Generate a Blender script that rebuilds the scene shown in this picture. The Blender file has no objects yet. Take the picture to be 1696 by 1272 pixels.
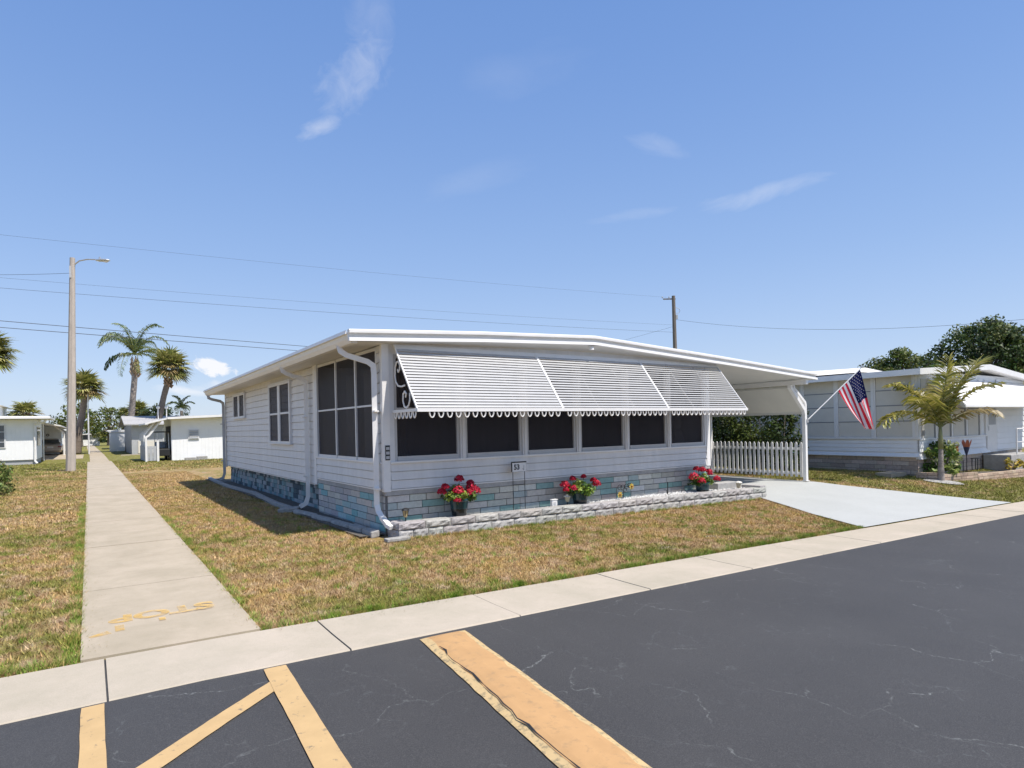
import bpy, math, random
import numpy as np
from mathutils import Vector, Matrix

R_ = random.Random(7)
NR = np.random.default_rng(11)
rad = math.radians
scene = bpy.context.scene
COL = scene.collection

# ------------------------------------------------------------------ helpers
class MB:
    """collects geometry for ONE mesh"""
    def __init__(s):
        s.V = []; s.F = []; s.M = []; s.C = []
    def add(s, vs, fs, mi=0, col=None):
        b = len(s.V)
        s.V.extend([tuple(v) for v in vs])
        for f in fs:
            s.F.append(tuple(b + i for i in f)); s.M.append(mi); s.C.append(col or (1, 1, 1))
    def box(s, x0, x1, y0, y1, z0, z1, mi=0, col=None):
        vs = [(x, y, z) for z in (z0, z1) for y in (y0, y1) for x in (x0, x1)]
        s.add(vs, [(0, 2, 3, 1), (4, 5, 7, 6), (0, 1, 5, 4), (1, 3, 7, 5), (3, 2, 6, 7), (2, 0, 4, 6)], mi, col)
    def obox(s, c, ax, ay, az, mi=0, col=None):
        c = Vector(c); ax = Vector(ax); ay = Vector(ay); az = Vector(az)
        vs = [c + ax * i + ay * j + az * k for k in (-1, 1) for j in (-1, 1) for i in (-1, 1)]
        s.add(vs, [(0, 2, 3, 1), (4, 5, 7, 6), (0, 1, 5, 4), (1, 3, 7, 5), (3, 2, 6, 7), (2, 0, 4, 6)], mi, col)
    def sweep(s, path, sec, up=(0, 0, 1), closed=True, cap=True, mi=0, col=None, scale=None):
        P = [Vector(p) for p in path]; up = Vector(up); n = len(P); k = len(sec)
        vs = []
        for i in range(n):
            t0 = (P[i] - P[i - 1]).normalized() if i else (P[1] - P[0]).normalized()
            t1 = (P[i + 1] - P[i]).normalized() if i < n - 1 else t0
            t = (t0 + t1)
            t = t.normalized() if t.length > 1e-6 else t0
            u = up - t * up.dot(t)
            if u.length < 1e-3:
                u = Vector((1, 0, 0)) - t * t.x
                if u.length < 1e-3: u = Vector((0, 1, 0))
            u.normalize(); r = t.cross(u)
            m = 1 / max(0.5, t.dot(t0))
            sc = scale[i] if scale else 1
            for a, b in sec:
                vs.append(P[i] + (r * a + u * b) * sc * (m if m < 1.3 else 1.15))
        fs = []
        for i in range(n - 1):
            for j in range(k if closed else k - 1):
                j2 = (j + 1) % k
                fs.append((i * k + j, i * k + j2, (i + 1) * k + j2, (i + 1) * k + j))
        if cap and closed:
            fs.append(tuple(range(k))[::-1]); fs.append(tuple((n - 1) * k + j for j in range(k)))
        s.add(vs, fs, mi, col)
    def tube(s, path, r, n=8, mi=0, col=None, up=(0.02, 0.03, 1)):
        sc = r if isinstance(r, (list, tuple)) else [r] * len(path)
        sec = [(math.cos(2 * math.pi * j / n), math.sin(2 * math.pi * j / n)) for j in range(n)]
        s.sweep(path, sec, up, True, True, mi, col, sc)
    def pipe(s, path, w, d, up=(0, 0, 1), mi=0, col=None):
        s.sweep(path, [(-w, -d), (w, -d), (w, d), (-w, d)], up, True, True, mi, col)
    def lathe(s, c, prof, n=20, mi=0, cols=None):
        vs = []; c = Vector(c)
        for r, z in prof:
            for j in range(n):
                a = 2 * math.pi * j / n
                vs.append((c.x + r * math.cos(a), c.y + r * math.sin(a), c.z + z))
        for i in range(len(prof) - 1):
            fs = [(i * n + j, i * n + (j + 1) % n, (i + 1) * n + (j + 1) % n, (i + 1) * n + j) for j in range(n)]
            if i == 0:
                s.add(vs, fs, mi, cols[i] if cols else None); base = len(s.V) - len(vs)
            else:
                for f in fs:
                    s.F.append(tuple(base + q for q in f)); s.M.append(mi); s.C.append(cols[i] if cols else (1, 1, 1))
    def prism(s, poly, ext, mi=0, col=None):
        """polygon (list of 3d) extruded by vector"""
        n = len(poly); e = Vector(ext)
        vs = [Vector(p) for p in poly] + [Vector(p) + e for p in poly]
        fs = [tuple(range(n))[::-1], tuple(range(n, 2 * n))] + [(i, (i + 1) % n, n + (i + 1) % n, n + i) for i in range(n)]
        s.add(vs, fs, mi, col)
    def siding(s, p0, p1, nrm, z0, z1, pitch, col=None, out=0.02):
        p0 = Vector((p0[0], p0[1], 0)); p1 = Vector((p1[0], p1[1], 0)); nn = Vector((nrm[0], nrm[1], 0))
        z = z0
        while z < z1 - 0.01:
            zt = min(z + pitch, z1)
            k = out + R_.uniform(-.0015, .0015)
            q = lambda base, o, zz: (base.x + nn.x * o, base.y + nn.y * o, zz)
            g = .011
            s.add([q(p0, k, z + g), q(p1, k, z + g), q(p1, .004, zt), q(p0, .004, zt), q(p0, -.016, z + g), q(p1, -.016, z + g), q(p0, -.016, z), q(p1, -.016, z), q(p0, .004, z), q(p1, .004, z)],
                  [(0, 1, 2, 3), (4, 5, 1, 0), (6, 7, 5, 4), (8, 9, 7, 6)], 0, col)
            z += pitch

OFF = {}
def link(o): COL.objects.link(o); return o
def mesh_from(name, mb, mats, off, smooth=False):
    me = bpy.data.meshes.new(name)
    ox, oy, oz = off
    me.from_pydata([(x - ox, y - oy, z - oz) for x, y, z in mb.V], [], mb.F)
    if not isinstance(mats, (list, tuple)): mats = [mats]
    for m in mats: me.materials.append(m)
    me.polygons.foreach_set('material_index', mb.M)
    if any(c != (1, 1, 1) for c in mb.C):
        a = me.color_attributes.new('col', 'FLOAT_COLOR', 'CORNER')
        lt = np.zeros(len(me.polygons), dtype=np.int32); me.polygons.foreach_get('loop_total', lt)
        c = np.ones((len(mb.C), 4), dtype=np.float32); c[:, :3] = np.array(mb.C)
        a.data.foreach_set('color', np.repeat(c, lt, axis=0).ravel())
    if smooth:
        me.polygons.foreach_set('use_smooth', [True] * len(me.polygons))
    me.update()
    return me
def np_mesh(name, P, k, mats, off=(0, 0, 0), cols=None):
    """P (N,k,3) -> N separate k-gons"""
    N = P.shape[0]
    me = bpy.data.meshes.new(name)
    me.vertices.add(N * k); me.loops.add(N * k); me.polygons.add(N)
    me.vertices.foreach_set('co', (P - np.array(off)).astype(np.float32).ravel())
    me.loops.foreach_set('vertex_index', np.arange(N * k, dtype=np.int32))
    me.polygons.foreach_set('loop_start', np.arange(0, N * k, k, dtype=np.int32))
    me.polygons.foreach_set('loop_total', np.full(N, k, dtype=np.int32))
    if not isinstance(mats, (list, tuple)): mats = [mats]
    for m in mats: me.materials.append(m)
    if cols is not None:
        a = me.color_attributes.new('col', 'FLOAT_COLOR', 'CORNER')
        c = np.ones((N, 4), dtype=np.float32); c[:, :3] = cols
        a.data.foreach_set('color', np.repeat(c, k, axis=0).ravel())
    me.update(); me.validate()
    return me
def thing(name, label, cat, loc=(0, 0, 0), group=None):
    o = link(bpy.data.objects.new(name, None)); o.location = loc; o.empty_display_size = .2
    o['label'] = label; o['category'] = cat
    if group: o['group'] = group
    OFF[o.name] = tuple(loc); return o
def part(name, mb, mats, parent, label=None, smooth=False, bevel=0, kind=None):
    off = OFF[parent.name]
    me = mesh_from(name, mb, mats, off, smooth) if isinstance(mb, MB) else mb
    o = link(bpy.data.objects.new(name, me)); o.parent = parent; OFF[o.name] = off
    if label: o['label'] = label
    if kind: o['kind'] = kind
    if bevel:
        m = o.modifiers.new('bevel', 'BEVEL'); m.width = bevel; m.segments = 2; m.limit_method = 'ANGLE'
    return o
def solo(name, mb, mats, label, cat, loc=(0, 0, 0), group=None, smooth=False, bevel=0):
    me = mesh_from(name, mb, mats, loc, smooth) if isinstance(mb, MB) else mb
    o = link(bpy.data.objects.new(name, me)); o.location = loc; OFF[o.name] = tuple(loc)
    o['label'] = label; o['category'] = cat
    if group: o['group'] = group
    if bevel:
        m = o.modifiers.new('bevel', 'BEVEL'); m.width = bevel; m.segments = 2; m.limit_method = 'ANGLE'
    return o
def struct(name, mb, mats, kind='structure', smooth=False):
    me = mesh_from(name, mb, mats, (0, 0, 0), smooth) if isinstance(mb, MB) else mb
    o = link(bpy.data.objects.new(name, me)); o['kind'] = kind; return o
def text_mesh(txt, size, depth=0.002, bold=0):
    cu = bpy.data.curves.new('txt', 'FONT'); cu.body = txt; cu.size = size; cu.extrude = depth
    cu.offset = bold; cu.align_x = 'CENTER'; cu.align_y = 'CENTER'
    o = bpy.data.objects.new('txt', cu); COL.objects.link(o)
    dg = bpy.context.evaluated_depsgraph_get()
    me = bpy.data.meshes.new_from_object(o.evaluated_get(dg))
    V = [v.co.copy() for v in me.vertices]; F = [tuple(p.vertices) for p in me.polygons]
    bpy.data.objects.remove(o); bpy.data.curves.remove(cu); bpy.data.meshes.remove(me)
    return V, F

# ------------------------------------------------------------------ materials
def mat(name, base, rough=.6, var=0.0, vscale=6, bump=0, bscale=60, attr=False, metal=0, spec=.5, transl=0, dirt=None, stretch=None):
    m = bpy.data.materials.new(name); m.use_nodes = True
    N = m.node_tree.nodes; L = m.node_tree.links; b = N['Principled BSDF']
    b.inputs['Roughness'].default_value = rough; b.inputs['Metallic'].default_value = metal
    b.inputs['Specular IOR Level'].default_value = spec
    col = (*base, 1)
    b.inputs['Base Color'].default_value = col
    src = None
    if attr:
        a = N.new('ShaderNodeAttribute'); a.attribute_name = 'col'; src = a.outputs['Color']
        if base != (1, 1, 1):
            mx = N.new('ShaderNodeMix'); mx.data_type = 'RGBA'; mx.blend_type = 'MULTIPLY'; mx.inputs[0].default_value = 1
            L.new(src, mx.inputs[6]); mx.inputs[7].default_value = col; src = mx.outputs[2]
    tc = N.new('ShaderNodeNewGeometry')
    vec = tc.outputs['Position']
    if stretch:
        mp = N.new('ShaderNodeMapping'); mp.inputs['Scale'].default_value = stretch; L.new(vec, mp.inputs[0]); vec = mp.outputs[0]
    if var or dirt:
        nz = N.new('ShaderNodeTexNoise'); nz.inputs['Scale'].default_value = vscale; nz.inputs['Detail'].default_value = 6
        nz.inputs['Roughness'].default_value = .65
        L.new(vec, nz.inputs['Vector'])
        mr = N.new('ShaderNodeMapRange'); mr.inputs[1].default_value = .3; mr.inputs[2].default_value = .7
        L.new(nz.outputs[0], mr.inputs[0])
        mx = N.new('ShaderNodeMix'); mx.data_type = 'RGBA'; mx.blend_type = 'MULTIPLY'; mx.inputs[0].default_value = 1
        if src: L.new(src, mx.inputs[6])
        else: mx.inputs[6].default_value = col
        cm = N.new('ShaderNodeMix'); cm.data_type = 'RGBA'
        L.new(mr.outputs[0], cm.inputs[0])
        d = dirt or (1 - var, 1 - var, 1 - var)
        cm.inputs[6].default_value = (*d, 1); cm.inputs[7].default_value = (1 + var * .5,) * 3 + (1,)
        L.new(cm.outputs[2], mx.inputs[7]); src = mx.outputs[2]
    if src: L.new(src, b.inputs['Base Color'])
    if bump:
        n2 = N.new('ShaderNodeTexNoise'); n2.inputs['Scale'].default_value = bscale; n2.inputs['Detail'].default_value = 4
        L.new(vec, n2.inputs['Vector'])
        bp = N.new('ShaderNodeBump'); bp.inputs['Strength'].default_value = bump; bp.inputs['Distance'].default_value = .02
        L.new(n2.outputs[0], bp.inputs['Height']); L.new(bp.outputs[0], b.inputs['Normal'])
    if transl:
        out = N['Material Output']; tr = N.new('ShaderNodeBsdfTranslucent'); ms = N.new('ShaderNodeMixShader')
        ms.inputs[0].default_value = transl
        if src: L.new(src, tr.inputs['Color'])
        else: tr.inputs['Color'].default_value = col
        L.new(b.outputs[0], ms.inputs[1]); L.new(tr.outputs[0], ms.inputs[2]); L.new(ms.outputs[0], out.inputs['Surface'])
    return m

M = {}
M['white'] = mat('white_paint', (.80, .785, .755), .45, .06, 3)
M['siding'] = mat('vinyl_siding', (.72, .705, .68), .5, .10, 2.2, .05, 30, stretch=(2.5, 2.5, .35))
M['soffit'] = mat('soffit_metal', (.70, .69, .66), .5, .05, 3)
M['alu'] = mat('aluminium_frame', (.50, .50, .50), .4, .06, 9)
M['frame_white'] = mat('white_frame', (.70, .70, .70), .4, .06, 5)
M['screen'] = mat('dark_screen', (.020, .0165, .021), .5, .3, 9, .1, 300, spec=.14)
M['louvre'] = mat('louvre_white', (.45, .45, .445), .4, .07, 5)
M['brick'] = mat('painted_block', (1, 1, 1), .8, .16, 22, .35, 90, attr=True)
M['mortar'] = mat('mortar', (.17, .165, .16), .9, .2, 20)
M['band'] = mat('concrete_band', (.40, .39, .37), .8, .25, 7)
M['bed'] = mat('soil_bed', (.13, .115, .095), .95, .5, 14, .8, 50)
M['block'] = mat('rock_face_block', (.50, .49, .48), .9, .42, 26, .5, 60)
M['edge'] = mat('edging_concrete', (.36, .35, .33), .9, .35, 14, .4, 50)
M['gravel'] = mat('white_gravel', (1, 1, 1), .8, attr=True)
M['black'] = mat('black_metal', (.02, .02, .02), .45)
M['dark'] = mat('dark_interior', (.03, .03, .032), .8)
M['leaf'] = mat('leaf', (1, 1, 1), .5, attr=True, transl=.28, spec=.3)
M['palmleaf'] = mat('palm_leaf', (1, 1, 1), .42, attr=True, transl=.22, spec=.4)
M['petal'] = mat('petal', (1, 1, 1), .6, attr=True, transl=.2)
M['bark'] = mat('bark', (.26, .21, .17), .9, .45, 9, .8, 25, stretch=(1, 1, .4))
M['palmbark'] = mat('palm_bark', (.34, .29, .25), .9, .35, 5, .7, 14, stretch=(.6, .6, 3))
M['attr'] = mat('coloured_paint', (1, 1, 1), .5, attr=True)
M['concretepole'] = mat('concrete_pole', (.47, .415, .36), .85, .16, 8, .2, 40, stretch=(1, 1, .3))
M['wood'] = mat('weathered_wood', (.20, .17, .145), .9, .35, 6, .4, 30, stretch=(1, 1, .15))
M['wire'] = mat('wire', (.05, .055, .065), .6)
M['glass'] = mat('window_glass', (.06, .07, .08), .08, spec=.8)
M['shade'] = mat('roller_shade', (.68, .64, .555), .7, .06, 3)
M['stone'] = mat('tan_stone', (1, 1, 1), .85, .22, 18, .3, 60, attr=True)
M['bluewall'] = mat('pale_wall', (.86, .86, .85), .6, .05, 2)
M['greywall'] = mat('grey_wall', (.42, .43, .44), .7, .1, 2)
M['panel'] = mat('shade_panel', (.66, .645, .59), .55, .05, 2)
M['greyframe'] = mat('grey_frame', (.20, .20, .21), .5)
M['roofg'] = mat('grey_shingle', (.42, .41, .40), .85, .2, 6)
M['darkbark'] = mat('dark_palm_bark', (.21, .17, .14), .9, .35, 5, .7, 14, stretch=(.6, .6, 3))
M['steel'] = mat('galvanised', (.55, .56, .57), .35, .1, 10, metal=.6)

def screen_material():
    m = mat('dark_screen', (.024, .021, .025), .5, .3, 9, .1, 300, spec=.16)
    N = m.node_tree.nodes; L = m.node_tree.links; b = N['Principled BSDF']; out = N['Material Output']
    tr = N.new('ShaderNodeBsdfTransparent'); tr.inputs[0].default_value = (.9, .88, .95, 1); ms = N.new('ShaderNodeMixShader'); ms.inputs[0].default_value = .30
    L.new(b.outputs[0], ms.inputs[1]); L.new(tr.outputs[0], ms.inputs[2]); L.new(ms.outputs[0], out.inputs['Surface'])
    return m
M['screen'] = screen_material()
def node_mat(name):
    m = bpy.data.materials.new(name); m.use_nodes = True
    return m, m.node_tree.nodes, m.node_tree.links, m.node_tree.nodes['Principled BSDF']
def noise(N, L, vec, scale, detail=5, rough=.6, dist=0):
    n = N.new('ShaderNodeTexNoise'); n.inputs['Scale'].default_value = scale; n.inputs['Detail'].default_value = detail
    n.inputs['Roughness'].default_value = rough; n.inputs['Distortion'].default_value = dist
    L.new(vec, n.inputs['Vector']); return n.outputs[0]
def rng(N, L, v, a, b, c=0, d=1):
    r = N.new('ShaderNodeMapRange'); r.inputs[1].default_value = a; r.inputs[2].default_value = b
    r.inputs[3].default_value = c; r.inputs[4].default_value = d; L.new(v, r.inputs[0]); return r.outputs[0]
def mixc(N, L, f, a, b, mode='MIX'):
    x = N.new('ShaderNodeMix'); x.data_type = 'RGBA'; x.blend_type = mode
    if hasattr(f, 'node'): L.new(f, x.inputs[0])
    else: x.inputs[0].default_value = f
    for i, v in ((6, a), (7, b)):
        if hasattr(v, 'node'): L.new(v, x.inputs[i])
        else: x.inputs[i].default_value = (*v, 1)
    return x.outputs[2]
def mathn(N, L, op, a, b=0.):
    x = N.new('ShaderNodeMath'); x.operation = op
    for i, v in ((0, a), (1, b)):
        if hasattr(v, 'node'): L.new(v, x.inputs[i])
        else: x.inputs[i].default_value = v
    return x.outputs[0]

def grass_material(name, blades):
    m, N, L, b = node_mat(name)
    pos = N.new('ShaderNodeNewGeometry').outputs['Position']
    sep = N.new('ShaderNodeSeparateXYZ'); L.new(pos, sep.inputs[0])
    flat = N.new('ShaderNodeCombineXYZ'); L.new(sep.outputs[0], flat.inputs[0]); L.new(sep.outputs[1], flat.inputs[1])
    p = flat.outputs[0]
    big = noise(N, L, p, .55, 4, .6)
    mid = noise(N, L, p, 2.6, 5, .65, .4)
    fine = noise(N, L, p, 16, 4, .7)
    tiny = noise(N, L, p, 70, 3, .7)
    g = mathn(N, L, 'ADD', mathn(N, L, 'MULTIPLY', big, .45), mathn(N, L, 'MULTIPLY', mid, .55))
    g = mathn(N, L, 'ADD', g, mathn(N, L, 'MULTIPLY', mathn(N, L, 'SUBTRACT', fine, .5), .22))
    # greener close to the kerb and far away, where the lawn gets water
    near = rng(N, L, sep.outputs[1], 5.4, 6.5, .06, 0)
    far = rng(N, L, sep.outputs[1], 28, 60, 0, .26)
    g = mathn(N, L, 'ADD', g, mathn(N, L, 'ADD', near, far))
    right = rng(N, L, sep.outputs[0], 13, 18, 0, .10)
    left = rng(N, L, sep.outputs[0], -.4, .4, .035, 0)
    g = mathn(N, L, 'ADD', g, mathn(N, L, 'ADD', right, left))
    mask = rng(N, L, g, .495, .60)
    dry = mixc(N, L, rng(N, L, fine, .3, .7), (.37, .24, .125), (.66, .495, .28))
    dry = mixc(N, L, rng(N, L, mid, .42, .62), dry, (.56, .39, .15))
    grn = mixc(N, L, rng(N, L, fine, .3, .7), (.13, .165, .03), (.34, .33, .085))
    c = mixc(N, L, mathn(N, L, 'MULTIPLY', mask, .92), dry, grn)
    cl = noise(N, L, p, 7.5, 3, .55, .3)
    c = mixc(N, L, rng(N, L, cl, .36, .60), mixc(N, L, 1, c, (.74, .69, .63), 'MULTIPLY'), c)
    pale = rng(N, L, noise(N, L, p, 3.3, 4, .6), .56, .66, 0, .6)
    c = mixc(N, L, pale, c, (.58, .44, .30))
    if not blades:
        bare = rng(N, L, noise(N, L, p, 1.7, 3, .5), .66, .72)
        c = mixc(N, L, bare, c, (.44, .38, .30))
        c = mixc(N, L, rng(N, L, tiny, .3, .65), mixc(N, L, 1, c, (.62, .58, .55), 'MULTIPLY'), c)
        bp = N.new('ShaderNodeBump'); bp.inputs['Strength'].default_value = .9; bp.inputs['Distance'].default_value = .03
        L.new(mathn(N, L, 'ADD', tiny, fine), bp.inputs['Height']); L.new(bp.outputs[0], b.inputs['Normal'])
    else:
        a = N.new('ShaderNodeAttribute'); a.attribute_name = 'col'
        c = mixc(N, L, 1, c, a.outputs['Color'], 'MULTIPLY')
    L.new(c, b.inputs['Base Color']); b.inputs['Roughness'].default_value = .8; b.inputs['Specular IOR Level'].default_value = .15
    return m
M['lawn'] = grass_material('lawn', False)
M['blade'] = grass_material('grass_blade', True)

def concrete_material(name, base, blot, amount=.5, sc=1.4):
    m, N, L, b = node_mat(name)
    p = N.new('ShaderNodeNewGeometry').outputs['Position']
    c = mixc(N, L, rng(N, L, noise(N, L, p, sc, 6, .65, .3), .35, .68, 0, amount), base, blot)
    c = mixc(N, L, rng(N, L, noise(N, L, p, 9, 5, .7), .5, .75, 0, .35), c, blot)
    f = noise(N, L, p, 160, 3, .7)
    c = mixc(N, L, rng(N, L, f, .35, .65), mixc(N, L, 1, c, (.86, .86, .86), 'MULTIPLY'), c)
    L.new(c, b.inputs['Base Color']); b.inputs['Roughness'].default_value = .85; b.inputs['Specular IOR Level'].default_value = .25
    bp = N.new('ShaderNodeBump'); bp.inputs['Strength'].default_value = .25; bp.inputs['Distance'].default_value = .01
    L.new(f, bp.inputs['Height']); L.new(bp.outputs[0], b.inputs['Normal'])
    return m
M['walk'] = concrete_material('sidewalk_concrete', (.485, .41, .31), (.345, .295, .21), .7)
M['kerb'] = concrete_material('kerb_concrete', (.51, .44, .35), (.385, .345, .26), .65)
M['drive'] = concrete_material('driveway_paint', (.45, .46, .44), (.38, .39, .37), .5, .9)

def asphalt_material():
    m, N, L, b = node_mat('sealed_asphalt')
    p = N.new('ShaderNodeNewGeometry').outputs['Position']
    c = mixc(N, L, rng(N, L, noise(N, L, p, .5, 5, .6, .3), .3, .7), (.039, .038, .0375), (.054, .0525, .051))
    c = mixc(N, L, rng(N, L, noise(N, L, p, 150, 2, .9), .45, .72, 0, .75), c, (.115, .11, .105))
    # fine cracks: edges of a warped cell pattern, kept only in patches
    wv = N.new('ShaderNodeTexNoise'); wv.inputs['Scale'].default_value = 2.2; wv.inputs['Detail'].default_value = 6; L.new(p, wv.inputs['Vector'])
    sc = N.new('ShaderNodeVectorMath'); sc.operation = 'SCALE'; sc.inputs[3].default_value = .55; L.new(wv.outputs['Color'], sc.inputs[0])
    ad = N.new('ShaderNodeVectorMath'); ad.operation = 'ADD'; L.new(p, ad.inputs[0]); L.new(sc.outputs[0], ad.inputs[1])
    vo = N.new('ShaderNodeTexVoronoi'); vo.feature = 'DISTANCE_TO_EDGE'; vo.inputs['Scale'].default_value = 1.05; L.new(ad.outputs[0], vo.inputs['Vector'])
    cr = rng(N, L, vo.outputs['Distance'], .003, .008, 1, 0)
    keep = rng(N, L, noise(N, L, p, 1.3, 4, .6), .49, .62)
    cr = mathn(N, L, 'MULTIPLY', cr, keep)
    br = rng(N, L, noise(N, L, p, 30, 3, .7), .42, .62)
    c = mixc(N, L, mathn(N, L, 'MULTIPLY', cr, mathn(N, L, 'MULTIPLY', br, .6)), c, (.25, .26, .245))
    vo2 = N.new('ShaderNodeTexVoronoi'); vo2.feature = 'DISTANCE_TO_EDGE'; vo2.inputs['Scale'].default_value = 3.1; L.new(ad.outputs[0], vo2.inputs['Vector'])
    c2 = mathn(N, L, 'MULTIPLY', rng(N, L, vo2.outputs['Distance'], .006, .03, 1, 0), rng(N, L, noise(N, L, p, 1.9, 4, .6), .52, .66))
    c = mixc(N, L, mathn(N, L, 'MULTIPLY', c2, mathn(N, L, 'MULTIPLY', br, .3)), c, (.2, .215, .21))
    L.new(c, b.inputs['Base Color']); b.inputs['Roughness'].default_value = .62; b.inputs['Specular IOR Level'].default_value = .3
    bp = N.new('ShaderNodeBump'); bp.inputs['Strength'].default_value = .2; bp.inputs['Distance'].default_value = .006
    L.new(noise(N, L, p, 180, 3, .8), bp.inputs['Height']); L.new(bp.outputs[0], b.inputs['Normal'])
    return m
M['asphalt'] = asphalt_material()

def worn_paint(name, col, under, keep_lo, keep_hi, sc=12, amount=1):
    m, N, L, b = node_mat(name)
    p = N.new('ShaderNodeNewGeometry').outputs['Position']
    k = rng(N, L, noise(N, L, p, sc, 6, .7), keep_lo, keep_hi)
    c = mixc(N, L, rng(N, L, noise(N, L, p, 5, 5, .6), .3, .7), col, tuple(v * .86 for v in col))
    if amount >= 1:
        c = mixc(N, L, k, under, c); L.new(c, b.inputs['Base Color'])
    else:
        L.new(c, b.inputs['Base Color'])
        L.new(mathn(N, L, 'MULTIPLY', k, amount), b.inputs['Alpha'])
    b.inputs['Roughness'].default_value = .75; b.inputs['Specular IOR Level'].default_value = .25
    bp = N.new('ShaderNodeBump'); bp.inputs['Strength'].default_value = .25; bp.inputs['Distance'].default_value = .008
    L.new(noise(N, L, p, 120, 3, .8), bp.inputs['Height']); L.new(bp.outputs[0], b.inputs['Normal'])
    return m
M['line'] = worn_paint('line_paint', (.54, .37, .18), (.17, .145, .11), .30, .40, 16)
M['bumpo'] = worn_paint('bump_orange', (.52, .31, .14), (.38, .24, .12), .32, .46)
M['bumpy'] = worn_paint('bump_pale', (.58, .42, .21), (.25, .2, .12), .36, .50, 24)
M['faded'] = worn_paint('faded_yellow', (.76, .48, .12), (.5, .44, .36), .28, .6, 11, .6)

# ------------------------------------------------------------------ ground form
def lerp_tab(x, pts):
    if x <= pts[0][0]: return pts[0][1]
    for (a, b), (c, d) in zip(pts, pts[1:]):
        if x <= c: return b + (d - b) * (x - a) / (c - a)
    return pts[-1][1]
def gz(X, Y):
    s = lerp_tab(Y, [(5.4, .0255), (9.2, 0.0)])
    dx = X - .6
    if dx < 0: dx *= .3
    if dx > 24: dx = 24 + (dx - 24) * .2
    return -s * dx
def sheet(xs, ys, zf, mb=None, keep=None):
    mb = mb or MB(); b = len(mb.V); nx = len(xs)
    mb.V.extend([(x, y, zf(x, y)) for y in ys for x in xs])
    for j in range(len(ys) - 1):
        for i in range(nx - 1):
            mb.F.append((b + j * nx + i, b + j * nx + i + 1, b + (j + 1) * nx + i + 1, b + (j + 1) * nx + i)); mb.M.append(0); mb.C.append((1, 1, 1))
    return mb
def steps(a, b, n): return [a + (b - a) * i / n for i in range(n + 1)]

xs = sorted(set([-300, -150, -80, -40, -20, -12] + steps(-8, 30, 38) + [.6, 24.6, 35, 45, 60, 100, 180, 300]))
ys_l = steps(5.35, 10, 12) + [12, 15, 20, 30, 45, 70, 110, 180, 300, 600]
struct('lawn', sheet(xs, ys_l, lambda x, y: gz(x, y) - .012), M['lawn'])
ys_s = [-60, -30, -15, -8, -4, -2, 0, 2, 3.5, 4.3, 4.56, 5.0, 5.38]
struct('street', sheet(xs, ys_s, lambda x, y: gz(x, y) - .004), M['asphalt'])

# concrete valley kerb in slabs
kb = MB()
edges = [-42 + 1.58 * i for i in range(26)] + [.07, 1.6, 3.16, 4.83, 6.6, 8.2, 9.8, 11.4, 13.0, 14.6, 16.2, 17.8, 19.4] + [21 + 1.6 * i for i in range(30)]
edges = sorted(set(round(e, 2) for e in edges if e < -.8 or e >= .07))
for a, b in zip(edges, edges[1:]):
    if b - a < .3: continue
    xx = steps(a + .006, b - .006, 2); yy = [4.5, 4.54, 4.95, 5.36, 5.4]
    jz = R_.uniform(-.003, .003)
    def zf(x, y): return gz(x, y) + jz + (.006 if 4.5 < y < 5.4 else -.03) + max(0, y - 4.95) * .02
    sheet(xx, yy, zf, kb)
    n = len(kb.V)
    for x in (xx[0], xx[-1]):
        q = [(x, y, zf(x, y)) for y in yy] + [(x, 5.4, gz(x, 5.4) - .06), (x, 4.5, gz(x, 4.5) - .06)]
        kb.add(q, [tuple(range(7))])
struct('kerb', kb, M['kerb'])
# sidewalk in slabs
sw = MB(); y = 5.42
while y < 46:
    ln = 1.52 if y > 8 else (2.35 if y < 6 else 1.5)
    y1 = min(y + ln, 46); jz = R_.uniform(-.003, .004)
    x0, x1 = -.075, 1.15
    top = [(x0, y + .005), (x1, y + .005), (x1, y1 - .005), (x0, y1 - .005)]
    sw.prism([(a, b, gz(a, b) - .04) for a, b in top], (0, 0, .052 + jz))
    y = y1
y = 46
while y < 118:
    y1 = y + 1.8
    c = .55 + (0 if y < 60 else (y - 60) * -.006)
    sw.box(c - .5, c + .5, y + .005, y1 - .005, -.04, .016 + R_.uniform(-.002, .003)); y = y1
struct('sidewalk', sw, M['walk'])
# driveway
dw = MB()
rows = [(5.43, 11.12, 18.2), (5.9, 11.3, 17.75), (6.6, 11.55, 17.2), (7.4, 11.95, 16.7), (8.3, 12.35, 16.2), (8.96, 12.4, 15.98), (9.0, 11.62, 15.97), (12, 11.62, 15.95), (17, 11.62, 15.95), (24, 11.62, 15.95)]
for (ya, la, ra), (yb, lb, rb) in zip(rows, rows[1:]):
    n = 8
    for i in range(n):
        f0, f1 = i / n, (i + 1) / n
        q = [(la + (ra - la) * f0, ya), (la + (ra - la) * f1, ya), (lb + (rb - lb) * f1, yb), (lb + (rb - lb) * f0, yb)]
        dw.add([(a, b, gz(a, b) + .012) for a, b in q], [(0, 1, 2, 3)])
struct('driveway', dw, M['drive'])
# side drive of the far left house
sd = MB(); sd.box(-9, -.35, 53.5, 64, -.03, .02); sd.box(-6.5, -1.6, 64, 78, -.03, .021)
struct('side_driveway', sd, M['walk'])
sp = MB(); sp.box(2.1, 12, 57.5, 58.7, -.03, .02)
struct('side_path', sp, M['walk'])
# bare bed along the left wall of the main house
bd = sheet([3.34, 3.55, 3.72, 3.9], steps(8.95, 24, 30), lambda x, y: .012 + R_.uniform(0, .02))
struct('soil_bed', bd, M['bed'])

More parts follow.
